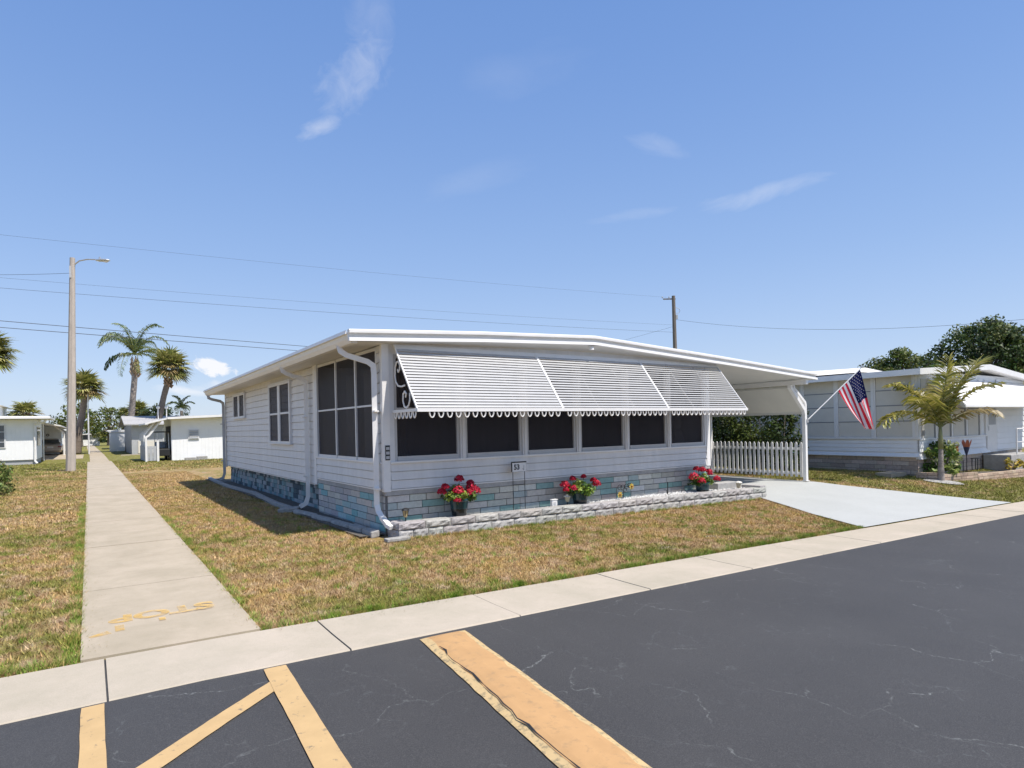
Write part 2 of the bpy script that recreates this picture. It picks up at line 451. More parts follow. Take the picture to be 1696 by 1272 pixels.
# painted lines on the street
def line_quad(mb, pts, z):
    mb.add([(a, b, gz(a, b) + z) for a, b in pts], [(0, 1, 2, 3)])
for nm, pts in (('crosswalk_line', [(.965, 4.49), (1.115, 4.49), (.92, 1.2), (.76, 1.2)]), ('crosswalk_line', [(-.065, 4.49), (.05, 4.49), (.04, 1.2), (-.075, 1.2)]),
                ('crosswalk_hatch', [(.955, 4.25), (.955, 4.09), (-.05, 3.18), (-.05, 3.34)])):
    mb = MB()
    n = 24; a, b, c, d = [Vector((p[0], p[1], 0)) for p in pts]
    prev = None
    for i in range(n + 1):
        l = a.lerp(d, i / n); r = b.lerp(c, i / n)
        l = l + Vector((R_.uniform(-.003, .003), 0, 0)); r = r + Vector((R_.uniform(-.003, .003), 0, 0))
        if prev: line_quad(mb, [(prev[0].x, prev[0].y), (prev[1].x, prev[1].y), (r.x, r.y), (l.x, l.y)], .003 if 'hatch' in nm else .0055)
        prev = (l, r)
    struct(nm, mb, M['line'])
# faded stencil on the sidewalk, reading towards the street
st = MB()
V, F = text_mesh('STOP', .26, 0, .012)
st.add([(.535 - v.x * 1.32, 6.43 - v.y * 1.25, .0195) for v in V], F)
st.add([(.22, 6.02, .0195), (.155, 6.02, .0195), (.155, 6.21, .0195), (.22, 6.21, .0195)], [(0, 1, 2, 3)])
st.add([(.13, 5.99, .0195), (.10, 6.09, .0195), (-.03, 6.0, .0195), (-.01, 5.95, .0195)], [(0, 1, 2, 3)])
st.add([(.53, 6.14, .0195), (.48, 6.14, .0195), (.48, 6.24, .0195), (.53, 6.24, .0195)], [(0, 1, 2, 3)])
struct('sidewalk_stencil', st, M['faded'])

# speed bump
t = thing('speed_bump', 'raised orange speed bump with pale yellow edges crossing the asphalt', 'speed bump', (2.33, 4.45, gz(2.33, 4.45)))
mb_c, mb_l, mb_r, mb_k = MB(), MB(), MB(), MB()
n = 60; rowsv = []
for i in range(n + 1):
    f = i / n; cx = 2.34 - .135 * 6 * f; cy = 4.46 - 6 * f
    j = [R_.uniform(-.007, .007) for _ in range(4)]
    o = [-.205 + j[0] * .6, -.150 + j[1] * 1.6, .155 + j[2] * 1.6, .205 + j[3] * .6]
    base = lambda q: gz(cx + q, cy)
    sl = .15 if i == 0 else 1
    rowsv.append([(cx + q, cy, base(q) + h * sl) for q, h in ((o[0], .0035), (o[1], .018), (o[1] + .05, .028), (-.0, .034), (o[2] - .04, .028), (o[2], .018), (o[3], .0035))])
for a, b in zip(rowsv, rowsv[1:]):
    mb_l.add([a[0], a[1], b[1], b[0]], [(0, 1, 2, 3)])
    for k in (1, 2, 3, 4): mb_c.add([a[k], a[k + 1], b[k + 1], b[k]], [(0, 1, 2, 3)])
    mb_r.add([a[5], a[6], b[6], b[5]], [(0, 1, 2, 3)])
cw0 = None
for i in range(3, 41):
    a = rowsv[i]; sh = R_.uniform(-.01, .012); wd = R_.choice((.002, .004, .009, .013, .006))
    cur = ((a[1][0] + sh, a[1][1], a[1][2] + .009), (a[1][0] + sh + wd, a[1][1], a[1][2] + .012))
    if cw0: mb_k.add([cw0[0], cw0[1], cur[1], cur[0]], [(0, 1, 2, 3)])
    cw0 = cur
part('bump_body', mb_c, M['bumpo'], t); part('edge_strip', mb_l, M['bumpy'], t); part('edge_strip', mb_r, M['bumpy'], t)
part('crack', mb_k, M['black'], t)

# ------------------------------------------------------------------ grass blades
def np_gz(X, Y):
    s = np.interp(Y, [5.4, 9.2], [.0255, 0]); dx = X - .6
    dx = np.where(dx < 0, dx * .3, dx); dx = np.where(dx > 24, 24 + (dx - 24) * .2, dx); return -s * dx
def grass(regions):
    allP = []; allC = []
    for x0, x1, y0, y1, dens, hgt, wid, test in regions:
        n = int((x1 - x0) * (y1 - y0) * dens)
        X = NR.uniform(x0, x1, n); Y = NR.uniform(y0, y1, n)
        k = np.ones(n, bool) if test is None else test(X, Y)
        X = X[k]; Y = Y[k]; n = len(X)
        Z = np_gz(X, Y) - .014
        a = NR.uniform(0, 2 * np.pi, n); hh = hgt * NR.uniform(.45, 1.25, n); ln = NR.uniform(.1, 1.3, n) * hh
        b = NR.uniform(0, 2 * np.pi, n); w = wid * NR.uniform(.6, 1.4, n)
        P = np.zeros((n, 3, 3))
        P[:, 0] = np.stack([X - np.cos(b) * w, Y - np.sin(b) * w, Z], 1); P[:, 1] = np.stack([X + np.cos(b) * w, Y + np.sin(b) * w, Z], 1)
        P[:, 2] = np.stack([X + np.cos(a) * ln, Y + np.sin(a) * ln, Z + hh], 1)
        c = NR.uniform(.5, 1.42, (n, 1)) * np.array([[1, 1, 1]]) * (1 + NR.uniform(-.08, .08, (n, 3)))
        allP.append(P); allC.append(c)
    # taller tufts: along the concrete edges and scattered through the lawn
    T = []
    for _ in range(750): T.append((R_.uniform(1.2, 11.1), 5.42 + abs(R_.gauss(0, .05)), 1.0))
    for _ in range(260): T.append((1.17 + abs(R_.gauss(0, .03)), R_.uniform(5.4, 14), .9))
    for _ in range(420): T.append((-.10 - abs(R_.gauss(0, .03)), R_.uniform(5.4, 18), .9))
    for _ in range(300): T.append((R_.uniform(-4.5, -.1), 5.42 + abs(R_.gauss(0, .05)), 1.0))
    for _ in range(700): T.append((R_.uniform(1.2, 11.5), R_.uniform(5.5, 8.1), .8))
    for _ in range(260): T.append((R_.uniform(1.2, 3.4), R_.uniform(8, 14), .8))
    for _ in range(500): T.append((R_.uniform(-4.5, -.1), R_.uniform(5.5, 13), .8))
    for _ in range(260): T.append((R_.uniform(3.9, 12.3), 0, .9))
    tx = np.array([q[0] for q in T]); ty = np.array([q[1] for q in T]); th_ = np.array([q[2] for q in T])
    wall_ = ty == 0; ty[wall_] = 8.53 - (tx[wall_] - 3.8) * .0437 - np.abs(NR.normal(0, .03, wall_.sum()))
    ok = tx < drive_left(ty) - .02; tx, ty, th_ = tx[ok], ty[ok], th_[ok]
    nb_ = 26; X = np.repeat(tx, nb_) + NR.normal(0, .022, len(tx) * nb_); Y = np.repeat(ty, nb_) + NR.normal(0, .022, len(tx) * nb_); hh = np.repeat(th_, nb_) * NR.uniform(.03, .075, len(X))
    n = len(X); Z = np_gz(X, Y) - .012; a = NR.uniform(0, 2 * np.pi, n); b = NR.uniform(0, 2 * np.pi, n); w = NR.uniform(.002, .0045, n); ln = hh * NR.uniform(.2, 1.1, n)
    P = np.zeros((n, 3, 3)); P[:, 0] = np.stack([X - np.cos(b) * w, Y - np.sin(b) * w, Z], 1); P[:, 1] = np.stack([X + np.cos(b) * w, Y + np.sin(b) * w, Z], 1); P[:, 2] = np.stack([X + np.cos(a) * ln, Y + np.sin(a) * ln, Z + hh], 1)
    green = np.repeat(NR.uniform(0, 1, len(tx)) < .62, nb_)[:, None]
    # clippings blown onto the concrete
    n2 = 900; X2 = np.concatenate([NR.uniform(1.2, 11, n2), NR.uniform(-.05, 1.12, n2)]); Y2 = np.concatenate([5.40 - np.abs(NR.normal(0, .12, n2)), NR.uniform(5.5, 16, n2)])
    X2[n2:] = np.where(NR.uniform(0, 1, n2) < .5, -.06 + np.abs(NR.normal(0, .07, n2)), 1.13 - np.abs(NR.normal(0, .07, n2)))
    a2 = NR.uniform(0, 6.28, 2 * n2); l2 = NR.uniform(.008, .03, 2 * n2); Z2 = np_gz(X2, Y2) + .021
    Q = np.zeros((2 * n2, 3, 3)); Q[:, 0] = np.stack([X2, Y2, Z2], 1); Q[:, 1] = np.stack([X2 + .004 * np.sin(a2), Y2 - .004 * np.cos(a2), Z2], 1); Q[:, 2] = np.stack([X2 + l2 * np.cos(a2), Y2 + l2 * np.sin(a2), Z2 + .003], 1)
    allP.append(Q); allC.append(np.full((2 * n2, 3), .8) * NR.uniform(.5, 1.1, (2 * n2, 1)))
    allP.append(P); allC.append(np.where(green, np.array([[.55, 1.0, .42]]), np.array([[1.15, 1.1, 1.05]])) * NR.uniform(.75, 1.25, (n, 1)))
    me = np_mesh('grass', np.concatenate(allP), 3, M['blade'], (0, 0, 0), np.concatenate(allC))
    struct('grass', me, M['blade'], 'stuff')
def drive_left(Y): return np.interp(Y, [r[0] for r in rows], [r[1] for r in rows])
def drive_right(Y): return np.interp(Y, [r[0] for r in rows], [r[2] for r in rows])
grass([
    (1.13, 12.4, 5.39, 8.62, 3600, .036, .0045, lambda X, Y: (X < drive_left(Y) + .02) & ((X < 3.75) | (Y < 8.56 - (X - 3.8) * .046))),
    (1.13, 3.42, 8.62, 16, 2600, .036, .005, None), (1.13, 3.45, 16, 30, 900, .045, .008, None),
    (-4.5, -.06, 5.39, 14, 2400, .036, .005, None), (-7, -.06, 14, 32, 700, .045, .009, None),
    (15.9, 30, 5.39, 12, 900, .05, .008, lambda X, Y: X > drive_right(Y) - .02),
    (15.98, 20.2, 9, 14, 700, .05, .008, None),
    (-9, 12, 32, 46, 160, .06, .016, lambda X, Y: (X < -.1) | (X > 1.17)),
])

# ------------------------------------------------------------------ main house
HX, HY = 3.75, 8.97
RL = [(3.18, 3.093), (5.42, 3.21), (7.9, 3.305), (11.6, 3.10), (15.53, 2.85)]
YF, YB = 8.69, 22.2
def roofz(x): return lerp_tab(x, RL)
house = thing('mobile_home', 'long white mobile home with striped awnings, dark screened porch and attached carport', 'house', (7.6, 15, 0))
w = MB()
w.box(3.96, 11.49, 9.07, 22.05, 0.02, .56); w.box(3.845, 11.49, 12.36, 22.05, .562, 2.9); w.box(3.845, 11.49, 9.072, 12.358, .5, .59)
w.siding((HX, 22.12), (HX, 12.47), (-1, 0), .56, 2.92, .157)
w.siding((HX, 12.33), (HX, 9.02), (-1, 0), .69, 1.09, .135)
w.siding((HX, 9.165), (HX, 9.04), (-1, 0), 1.09, 2.93, .157)
w.siding((3.86, HY), (11.44, HY), (0, -1), .69, 1.09, .135)
w.siding((11.55, 9.04), (11.55, 22.1), (1, 0), .56, 2.85, .157)
w.box(3.772, 3.84, 12.34, 22.08, .56, 2.95); w.box(3.772, 3.84, 9.04, 12.338, .595, 1.09)
w.box(3.84, 11.5, 8.992, 9.07, .55, 1.09)
w.box(11.5, 11.547, 9.04, 22.08, .1, 2.9)
# frieze above the front windows
n = 16
for i in range(n):
    a = 3.84 + (11.5 - 3.84) * i / n; b = 3.84 + (11.5 - 3.84) * (i + 1) / n
    w.add([(a, 8.975, 2.8), (b, 8.975, 2.8), (b, 8.975, roofz(b) - .11), (a, 8.975, roofz(a) - .11)], [(0, 1, 2, 3)])
part('wall', w, M['siding'], house)
tr = MB()
tr.box(3.735, 3.85, 8.945, 9.035, .66, 2.95); tr.box(11.44, 11.56, 8.945, 9.035, .66, 2.88)
tr.box(3.728, 3.76, 12.33, 12.47, .56, 2.93); tr.box(3.725, 3.757, 22.06, 22.13, .5, 2.92)
tr.box(3.852, 11.438, 8.945, 8.985, .672, .692); tr.box(3.735, 3.765, 9.037, 12.33, .672, .692); tr.box(3.735, 3.765, 12.472, 22.055, .545, .562)
tr.box(3.852, 11.438, 8.93, 8.99, 1.092, 1.122); tr.box(3.72, 3.765, 9.037, 12.33, 1.092, 1.12)
part('corner_trim', tr, M['white'], house)
# skirting: painted concrete blocks on dark joints
def blocks(mb, p0, p1, nrm, z0, z1, rowh, ln, pal, proud=.012, gap=.012):
    p0 = Vector((*p0, 0)); p1 = Vector((*p1, 0)); d = (p1 - p0); L = d.length; d.normalize(); nn = Vector((*nrm, 0))
    z = z1; r = 0
    while z > z0 + .02:
        zb = max(z - rowh, z0); s = -(r % 2) * ln * .5 - R_.uniform(0, .12)
        while s < L:
            e = s + ln * R_.choice((1, 1, 1, .72, 1.08))
            a = max(s, 0); b = min(e, L)
            if b - a > .05:
                pr = proud + R_.uniform(-.003, .003)
                c = p0 + d * ((a + b) / 2) + nn * (pr / 2 - .01); 
                mb.obox((c.x, c.y, (z + zb) / 2), d * ((b - a - gap) / 2), nn * (pr / 2 + .01), (0, 0, (z - zb - gap) / 2), 0, pal())
            s = e
        z = zb; r += 1
def jit(c, v=.08):
    k = 1 + R_.uniform(-v, v); return tuple(min(1, x * k * (1 + R_.uniform(-.03, .03))) for x in c)
def pal_front():
    q = R_.random()
    if q < .09: return jit((.27, .42, .38))
    if q < .24: return jit((.43, .50, .47))
    if q < .60: return jit((.54, .52, .455))
    if q < .85: return jit((.60, .59, .54))
    return jit((.49, .44, .385))
def pal_porch():
    q = R_.random()
    if q < .20: return jit((.25, .46, .47))
    if q < .34: return jit((.40, .52, .52))
    if q < .75: return jit((.56, .535, .48))
    return jit((.46, .44, .43))
def pal_mosaic():
    q = R_.random()
    if q < .33: return jit((.05, .085, .105), .25)
    if q < .62: return jit((.16, .27, .29), .15)
    return jit((.29, .33, .345), .12)
sk = MB()
blocks(sk, (3.80, 8.985), (11.53, 8.985), (0, -1), -.04, .595, .112, .40, pal_front)
part('skirting', sk, M['brick'], house)
sk = MB()
blocks(sk, (3.765, 12.3), (3.765, 9.0), (-1, 0), -.03, .595, .112, .40, pal_porch)
part('skirting', sk, M['brick'], house)
sk = MB()
blocks(sk, (3.87, 22.08), (3.87, 12.6), (-1, 0), -.03, .55, .112, .21, pal_mosaic, gap=.008)
part('skirting', sk, M['brick'], house)
mo = MB(); mo.box(3.775, 11.54, 8.992, 9.066, -.2, .6); mo.box(3.777, 3.84, 9.066, 12.32, -.1, .6); mo.box(3.878, 3.95, 12.3, 22.07, -.1, .55)
part('foundation', mo, M['mortar'], house)
bdm = MB(); bdm.box(3.76, 11.545, 8.955, 9.06, .598, .67); bdm.box(3.745, 3.80, 9.062, 12.33, .598, .67)
part('concrete_band', bdm, M['band'], house)
# roof
rf = MB()
top = [(x, YF + .03, z - .012) for x, z in RL]; bot = [(x, YF + .03, z - .13) for x, z in RL]
top[0] = (3.27, YF + .03, 3.085); bot[0] = (3.27, YF + .03, 2.97)
rf.prism(top + bot[::-1], (0, YB - YF, -.07))
roof = part('roof', rf, M['white'], house)
fa = MB()
sec = [(.055, 0), (-.02, .004), (-.042, -.012), (-.042, -.05), (.025, -.056), (.025, -.112), (-.028, -.118), (-.036, -.17), (.03, -.172), (.055, -.1)]
rl2 = [(3.13, 3.09)] + RL[1:-1] + [(15.56, 2.848)]
vs = []; k = len(sec)
for x, z in rl2:
    vs += [(x, YF + a, z + b) for a, b in sec]
fs = [(i * k + j, i * k + (j + 1) % k, (i + 1) * k + (j + 1) % k, (i + 1) * k + j) for i in range(len(rl2) - 1) for j in range(k)]
fs += [tuple(range(k)), tuple((len(rl2) - 1) * k + j for j in range(k))]
fa.add(vs, fs)
fa.prism([(15.532, YF + .06, 2.84), (15.56, YF + .06, 2.835), (15.56, YF + .06, 2.68), (15.532, YF + .06, 2.68)], (0, YB - YF - .06, -.07))
part('fascia', fa, M['white'], roof)
gu = MB()
prof = [(3.115, 3.087), (3.10, 3.03), (3.135, 3.02), (3.15, 2.965), (3.19, 2.905), (3.28, 2.905), (3.28, 3.08), (3.265, 3.08), (3.265, 2.93), (3.2, 2.93), (3.17, 2.97), (3.155, 3.045), (3.115, 3.06)]
gu.prism([(x, YF + .058, z) for x, z in prof], (0, YB - YF - .05, -.07))
part('gutter', gu, M['white'], roof)
so = MB()
so.add([(3.27, YF + .05, 2.925), (3.77, YF + .05, 2.945), (3.77, YB, 2.885), (3.27, YB, 2.865)], [(0, 1, 2, 3)])
xs_s = steps(3.3, 11.6, 12)
for a, b in zip(xs_s, xs_s[1:]):
    fw = lambda x: min(roofz(x) - .175, 2.97 + .07 * (1 - abs(x - 7.8) / 4)) if x > 3.75 else roofz(x) - .16
    so.add([(a, YF + .03, roofz(a) - .165), (b, YF + .03, roofz(b) - .165), (b, 8.978, fw(b)), (a, 8.978, fw(a))], [(0, 1, 2, 3)])
# ribbed carport ceiling
xs_c = steps(11.6, 15.5, 12)
for a, b in zip(xs_c, xs_c[1:]):
    so.add([(a, YF + .03, roofz(a) - .165), (b - .02, YF + .03, roofz(b) - .165), (b - .02, YB, roofz(b) - .235), (a, YB, roofz(a) - .235)], [(0, 1, 2, 3)])
    so.add([(b - .02, YF + .03, roofz(b) - .165), (b, YF + .03, roofz(b) - .15), (b, YB, roofz(b) - .22), (b - .02, YB, roofz(b) - .235)], [(0, 1, 2, 3)])
part('soffit', so, M['soffit'], roof)
# small soffit lamp under the ridge
la = MB(); la.box(7.80, 7.90, 8.73, 8.83, 3.09, 3.125); la.lathe((7.85, 8.72, 3.045), [(.0, .05), (.035, .05), (.045, 0), (.0, -.005)], 10)
part('soffit_lamp', la, M['white'], house)
# front windows
ex = [3.93, 5.15, 6.42, 7.68, 8.96, 10.21, 11.45]
mu = MB()
for e in ex[1:-1]:
    mu = MB(); mu.box(e - .05, e + .05, 8.945, 9.03, 1.122, 2.8); mu.box(e - .018, e + .018, 8.925, 8.95, 1.122, 2.8)
    part('mullion', mu, M['frame_white'], house)
for xa, xb in ((3.851, 3.93), (11.385, 11.438)):
    mu = MB(); mu.box(xa, xb, 8.955, 9.03, 1.122, 2.8); part('mullion', mu, M['frame_white'], house)
for a, b in zip(ex, ex[1:]):
    a2 = a + (.052 if a > 4 else .005); b2 = b - (.052 if b < 11 else .07)
    f = MB()
    f.box(a2, a2 + .045, 8.972, 9.03, 1.122, 2.8); f.box(b2 - .045, b2, 8.972, 9.03, 1.122, 2.8)
    f.box(a2 + .0451, b2 - .0451, 8.965, 9.03, 1.122, 1.2); f.box(a2 + .0451, b2 - .0451, 8.955, 8.99, 1.142, 1.158)
    f.box(a2 + .0451, b2 - .0451, 8.985, 9.03, 1.93, 1.965); f.box(a2 + .0451, b2 - .0451, 8.972, 9.03, 2.74, 2.8)
    wn = part('window', f, M['alu'], house)
    g = MB(); g.add([(a2 + .03, 9.012, 1.15), (b2 - .03, 9.012, 1.15), (b2 - .03, 9.012, 2.78), (a2 + .03, 9.012, 2.78)], [(0, 1, 2, 3)])
    part('screen', g, M['screen'], wn)
# porch side window
f = MB()
f.box(3.72, 3.79, 12.2, 12.33, 1.12, 2.93); f.box(3.735, 3.79, 9.165, 9.21, 1.12, 2.92)
for yy in (11.11, 10.1): f.box(3.728, 3.79, yy - .022, yy + .022, 1.18, 2.88)
for a, b in ((9.21, 10.078), (10.122, 11.088), (11.132, 12.2)):
    f.box(3.74, 3.79, a, b, 1.12, 1.17); f.box(3.742, 3.79, a, b, 2.0, 2.03); f.box(3.74, 3.79, a, b, 2.87, 2.92)
wn = part('porch_window', f, M['frame_white'], house)
g = MB(); g.add([(3.757, 9.19, 1.14), (3.757, 12.25, 1.14), (3.757, 12.25, 2.9), (3.757, 9.19, 2.9)], [(0, 1, 2, 3)])
part('screen', g, M['screen'], wn)
# two side windows, set proud on the siding
for y0, y1, z0, z1, bar in ((14.08, 16.02, 1.36, 2.76, 2.05), (18.9, 20.57, 2.06, 2.76, None)):
    f = MB(); o = .062; X0 = HX - o; X1 = HX - .004; fw = .085
    f.box(X0, X1, y0, y1, z0, z0 + .045); f.box(X0, X1, y0, y1, z1 - .05, z1)
    f.box(X0 - .012, X1, y0 - .03, y1 + .03, z1 + .0005, z1 + .03); f.box(X0 - .02, X1, y0 - .03, y1 + .03, z0 - .028, z0 - .0005)
    ym = (y0 + y1) / 2
    f.box(X0, X1, y0, y0 + fw, z0 + .0455, z1 - .0505); f.box(X0, X1, y1 - fw, y1, z0 + .0455, z1 - .0505); f.box(X0, X1, ym - .1, ym + .1, z0 + .0455, z1 - .0505)
    if bar:
        f.box(X0 + .008, X1, y0 + fw + .0005, ym - .1005, bar - .022, bar + .022); f.box(X0 + .008, X1, ym + .1005, y1 - fw - .0005, bar - .022, bar + .022)
    wn = part('window', f, M['frame_white'], house)
    g = MB()
    for a, b in ((y0 + fw, ym - .1), (ym + .1, y1 - fw)):
        g.add([(X0 + .024, a, z0 + .04), (X0 + .024, b, z0 + .04), (X0 + .024, b, z1 - .04), (X0 + .024, a, z1 - .04)], [(0, 1, 2, 3)])
    part('screen', g, M['screen'], wn)
# downspouts
def downspout(path, foot=None):
    d = MB(); d.pipe(path, .04, .032, up=(.3, 1, 0.05))
    if foot: d.pipe(foot, .043, .028, up=(0, 0, 1))
    for z in (.7, 1.9): d.box(path[-2][0] - .05, path[-2][0] + .02, path[-2][1] - .05, path[-2][1] + .05, z, z + .025)
    return d
part('downspout', downspout([(3.2, 9.32, 2.93), (3.22, 9.3, 2.84), (3.3, 9.26, 2.78), (3.58, 9.12, 2.68), (3.655, 9.09, 2.62), (3.665, 9.09, 2.5), (3.665, 9.08, .46), (3.675, 9.04, .36), (3.70, 8.93, .26)], [(3.695, 8.95, .275), (3.73, 8.80, .165), (3.75, 8.72, .14)]), M['white'], house)
part('downspout', downspout([(3.2, 12.72, 2.92), (3.22, 12.72, 2.83), (3.3, 12.72, 2.78), (3.58, 12.72, 2.70), (3.655, 12.72, 2.64), (3.665, 12.72, 2.5), (3.665, 12.72, .3), (3.62, 12.72, .16), (3.5, 12.72, .1)]), M['white'], house)
part('downspout', downspout([(3.2, 21.95, 2.88), (3.22, 21.95, 2.76), (3.3, 21.95, 2.72), (3.58, 22.05, 2.66), (3.655, 22.05, 2.6), (3.665, 22.05, 2.5), (3.665, 22.05, .3), (3.62, 22.05, .16), (3.5, 22.05, .1)]), M['greywall'], house, label='grey downspout at the far corner')
cu_ = MB()
for (xa, xb, y_) in ((4.1, 4.5, 9.5), (10.9, 11.4, 9.4)):
    for k_ in range(14):
        a = xa + (xb - xa) * k_ / 14; b = xa + (xb - xa) * (k_ + 1) / 14; pinch = .35 if xa < 5 else .6
        f_ = lambda x, z: xa + (x - xa) * (1 - pinch * math.exp(-((z - 1.6) / .45) ** 2))
        for z0, z1 in ((.8, 1.2), (1.2, 1.5), (1.5, 1.8), (1.8, 2.2), (2.2, 2.8)):
            cu_.add([(f_(a, z0), y_ + .04 * (k_ % 2), z0), (f_(b, z0), y_ + .04 * ((k_ + 1) % 2), z0), (f_(b, z1), y_ + .04 * ((k_ + 1) % 2), z1), (f_(a, z1), y_ + .04 * (k_ % 2), z1)], [(0, 1, 2, 3)])
    part('curtain', cu_, M['panel'], house); cu_ = MB()
for y_ in (10.6, 11.55):
    cu_ = MB()
    for k_ in range(10):
        a = y_ + .045 * k_; cu_.add([(4.25 + .05 * (k_ % 2), a, .8), (4.25 + .05 * ((k_ + 1) % 2), a + .045, .8), (4.25 + .05 * ((k_ + 1) % 2), a + .045, 2.7), (4.25 + .05 * (k_ % 2), a, 2.7)], [(0, 1, 2, 3)])
    part('curtain', cu_, M['panel'], house)
# small dark plaque by the corner
pq = MB(); pq.box(3.765, 3.84, 8.936, 8.946, 1.15, 1.38)
for i in range(3): pq.box(3.775, 3.83, 8.931, 8.937, 1.17 + i * .07, 1.215 + i * .07, 1)
part('plaque', pq, [M['black'], M['alu']], house)

# awnings: three louvred panels, real slats with gaps
AT = Vector((0, 8.875, 2.925)); AB = Vector((0, 8.09, 1.90))
dv = (AB - AT); AL = dv.length; du = dv / AL; an = Vector((0, du.z, -du.y))   # an points out and up
if an.z < 0: an = -an
ax_edges = [3.90, 6.62, 9.24, 11.72]
for pi, (a, b) in enumerate(zip(ax_edges, ax_edges[1:])):
    s = MB(); ns = 20; pitch = (AL - .11) / ns
    th = rad((14, 20, 28)[pi]); wd = pitch * (.93, .915, .91)[pi] * .5
    for i in range(ns):
        c = AT + du * (.07 + pitch * (i + .5))
        d1 = (du * math.cos(th) + an * math.sin(th)); d2 = (an * math.cos(th) - du * math.sin(th))
        mid = (a + b) / 2
        sg = R_.uniform(-.0015, .0015)
        # gently curved slat
        sec = [c - d1 * wd, c + d2 * .006, c + d1 * wd, c + d1 * wd - d2 * .004, c + d2 * .002, c - d1 * wd - d2 * .004]
        x0, x1 = a + .022, b - .022
        vs = [(x0, q.y, q.z + sg) for q in sec] + [(x1, q.y, q.z - sg) for q in sec]
        s.add(vs, [(0, 1, 7, 6), (1, 2, 8, 7), (2, 3, 9, 8), (3, 4, 10, 9), (4, 5, 11, 10), (5, 0, 6, 11), (0, 5, 4, 1), (1, 4, 3, 2)])
    aw = part('window_awning', s, M['louvre'], house)
    fr = MB()
    for x in (a + .012, b - .012):
        q0 = AT + du * .02; q1 = AB - du * .01
        fr.pipe([(x, q0.y, q0.z), (x, q1.y, q1.z)], .009, .014, up=tuple(an))
    for fx in (.33, .67):
        x = a + (b - a) * fx; q0 = AT + du * .05 - an * .03; q1 = AB - an * .03
        fr.pipe([(x, q0.y, q0.z), (x, q1.y, q1.z)], .008, .012, up=tuple(an))
    q = AT + du * .03
    fr.obox(((a + b) / 2, q.y, q.z), ((b - a) / 2 - .003, 0, 0), du * .045, an * .008)
    fr.obox(((a + b) / 2, AB.y, AB.z), ((b - a) / 2 - .001, 0, 0), (0, .02, 0), (0, 0, .026))
    part('frame', fr, M['white'], aw)
    sc = None; nl = 18 if pi else 17
    st0 = a + (.17 if pi == 0 else .06)
    stp = (b - .05 - st0) / nl
    for i in range(nl):
        cx = st0 + stp * (i + .5); pts = []
        if sc is not None:
            c_ = sc.copy(); COL.objects.link(c_); c_.parent = aw; c_.location = (stp * i, 0, 0); OFF[c_.name] = OFF[aw.name]; continue
        for j in range(9):
            an_ = math.pi * j / 8
            pts.append((cx - math.cos(an_) * .042, AB.y, AB.z - .026 - math.sin(an_) * .085))
        smb = MB(); smb.sweep(pts, [(-.006, -.012), (.006, -.012), (.006, .012), (-.006, .012)], up=(0, 1, 0))
        sc = part('scallop', smb, M['white'], aw)
    if pi == 0:
        br = MB()
        br.box(a - .005, a + .02, AB.y + .021, 8.94, AB.z - .022, AB.z + .022)
        for i in range(6):
            cy = AB.y + .09 + i * .135; pts = []
            for j in range(9):
                t_ = math.pi * j / 8; pts.append((a + .008, cy - math.cos(t_) * .045, AB.z - .022 - math.sin(t_) * .085))
            br.sweep(pts, [(-.012, -.005), (.012, -.005), (.012, .005), (-.012, .005)], up=(1, 0, 0))
        def scroll(cy, cz, r, a0, turns, sgn):
            return [(a + .008, cy + sgn * (r * (1 - .72 * j / 26)) * math.cos(a0 + turns * j / 26), cz + (r * (1 - .72 * j / 26)) * math.sin(a0 + turns * j / 26)) for j in range(27)]
        br.sweep([(a + .008, 8.49, 2.28), (a + .008, 8.62, 2.27), (a + .008, 8.74, 2.29), (a + .008, 8.82, 2.36), (a + .008, 8.85, 2.46), (a + .008, 8.83, 2.58), (a + .008, 8.78, 2.65), (a + .008, 8.71, 2.66), (a + .008, 8.66, 2.60), (a + .008, 8.67, 2.53), (a + .008, 8.72, 2.50), (a + .008, 8.75, 2.54)],
                 [(-.012, -.006), (.012, -.006), (.012, .006), (-.012, .006)], up=(1, 0, 0))
        br.sweep([(a + .008, 8.33, 2.16), (a + .008, 8.33, 2.06), (a + .008, 8.37, 1.98), (a + .008, 8.45, 1.94), (a + .008, 8.53, 1.97), (a + .008, 8.57, 2.05), (a + .008, 8.56, 2.15), (a + .008, 8.50, 2.19), (a + .008, 8.45, 2.15), (a + .008, 8.48, 2.10)],
                 [(-.012, -.006), (.012, -.006), (.012, .006), (-.012, .006)], up=(1, 0, 0))
        part('scroll_bracket', br, M['white'], aw)

# carport: bent posts, beam, hanging shade panel
bm = MB(); bm.box(15.12, 15.22, 8.72, 22.0, 2.56, 2.665)
part('carport_beam', bm, M['white'], house)
for i, yy in enumerate((9.2, 12.25, 15.4, 18.6, 21.8)):
    p = MB()
    p.pipe([(15.17, yy, 2.66), (15.19, yy, 2.5), (15.80, yy, 1.92), (15.84, yy, 1.8), (15.84, yy, .02)], .045, .045, up=(0, 1, 0))
    p.pipe([(15.34, yy + .003, 2.67), (15.34, yy + .003, 2.50), (15.86, yy + .003, 2.12), (15.885, yy + .003, 2.05), (15.885, yy + .003, 1.7)], .03, .03, up=(0, 1, 0))
    p.box(15.78, 15.93, yy - .07, yy + .07, .012, .022)
    part('carport_post', p, M['white'], house)
pn = MB()
pn.add([(15.31, 9.33, 2.52), (15.31, 15.3, 2.50), (15.95, 15.3, 1.84), (15.95, 9.33, 1.84)], [(0, 1, 2, 3)])
pn.prism([(15.93, 9.33, 1.86), (15.97, 9.33, 1.86), (15.97, 9.33, 1.80), (15.93, 9.33, 1.80)], (0, 5.97, 0))
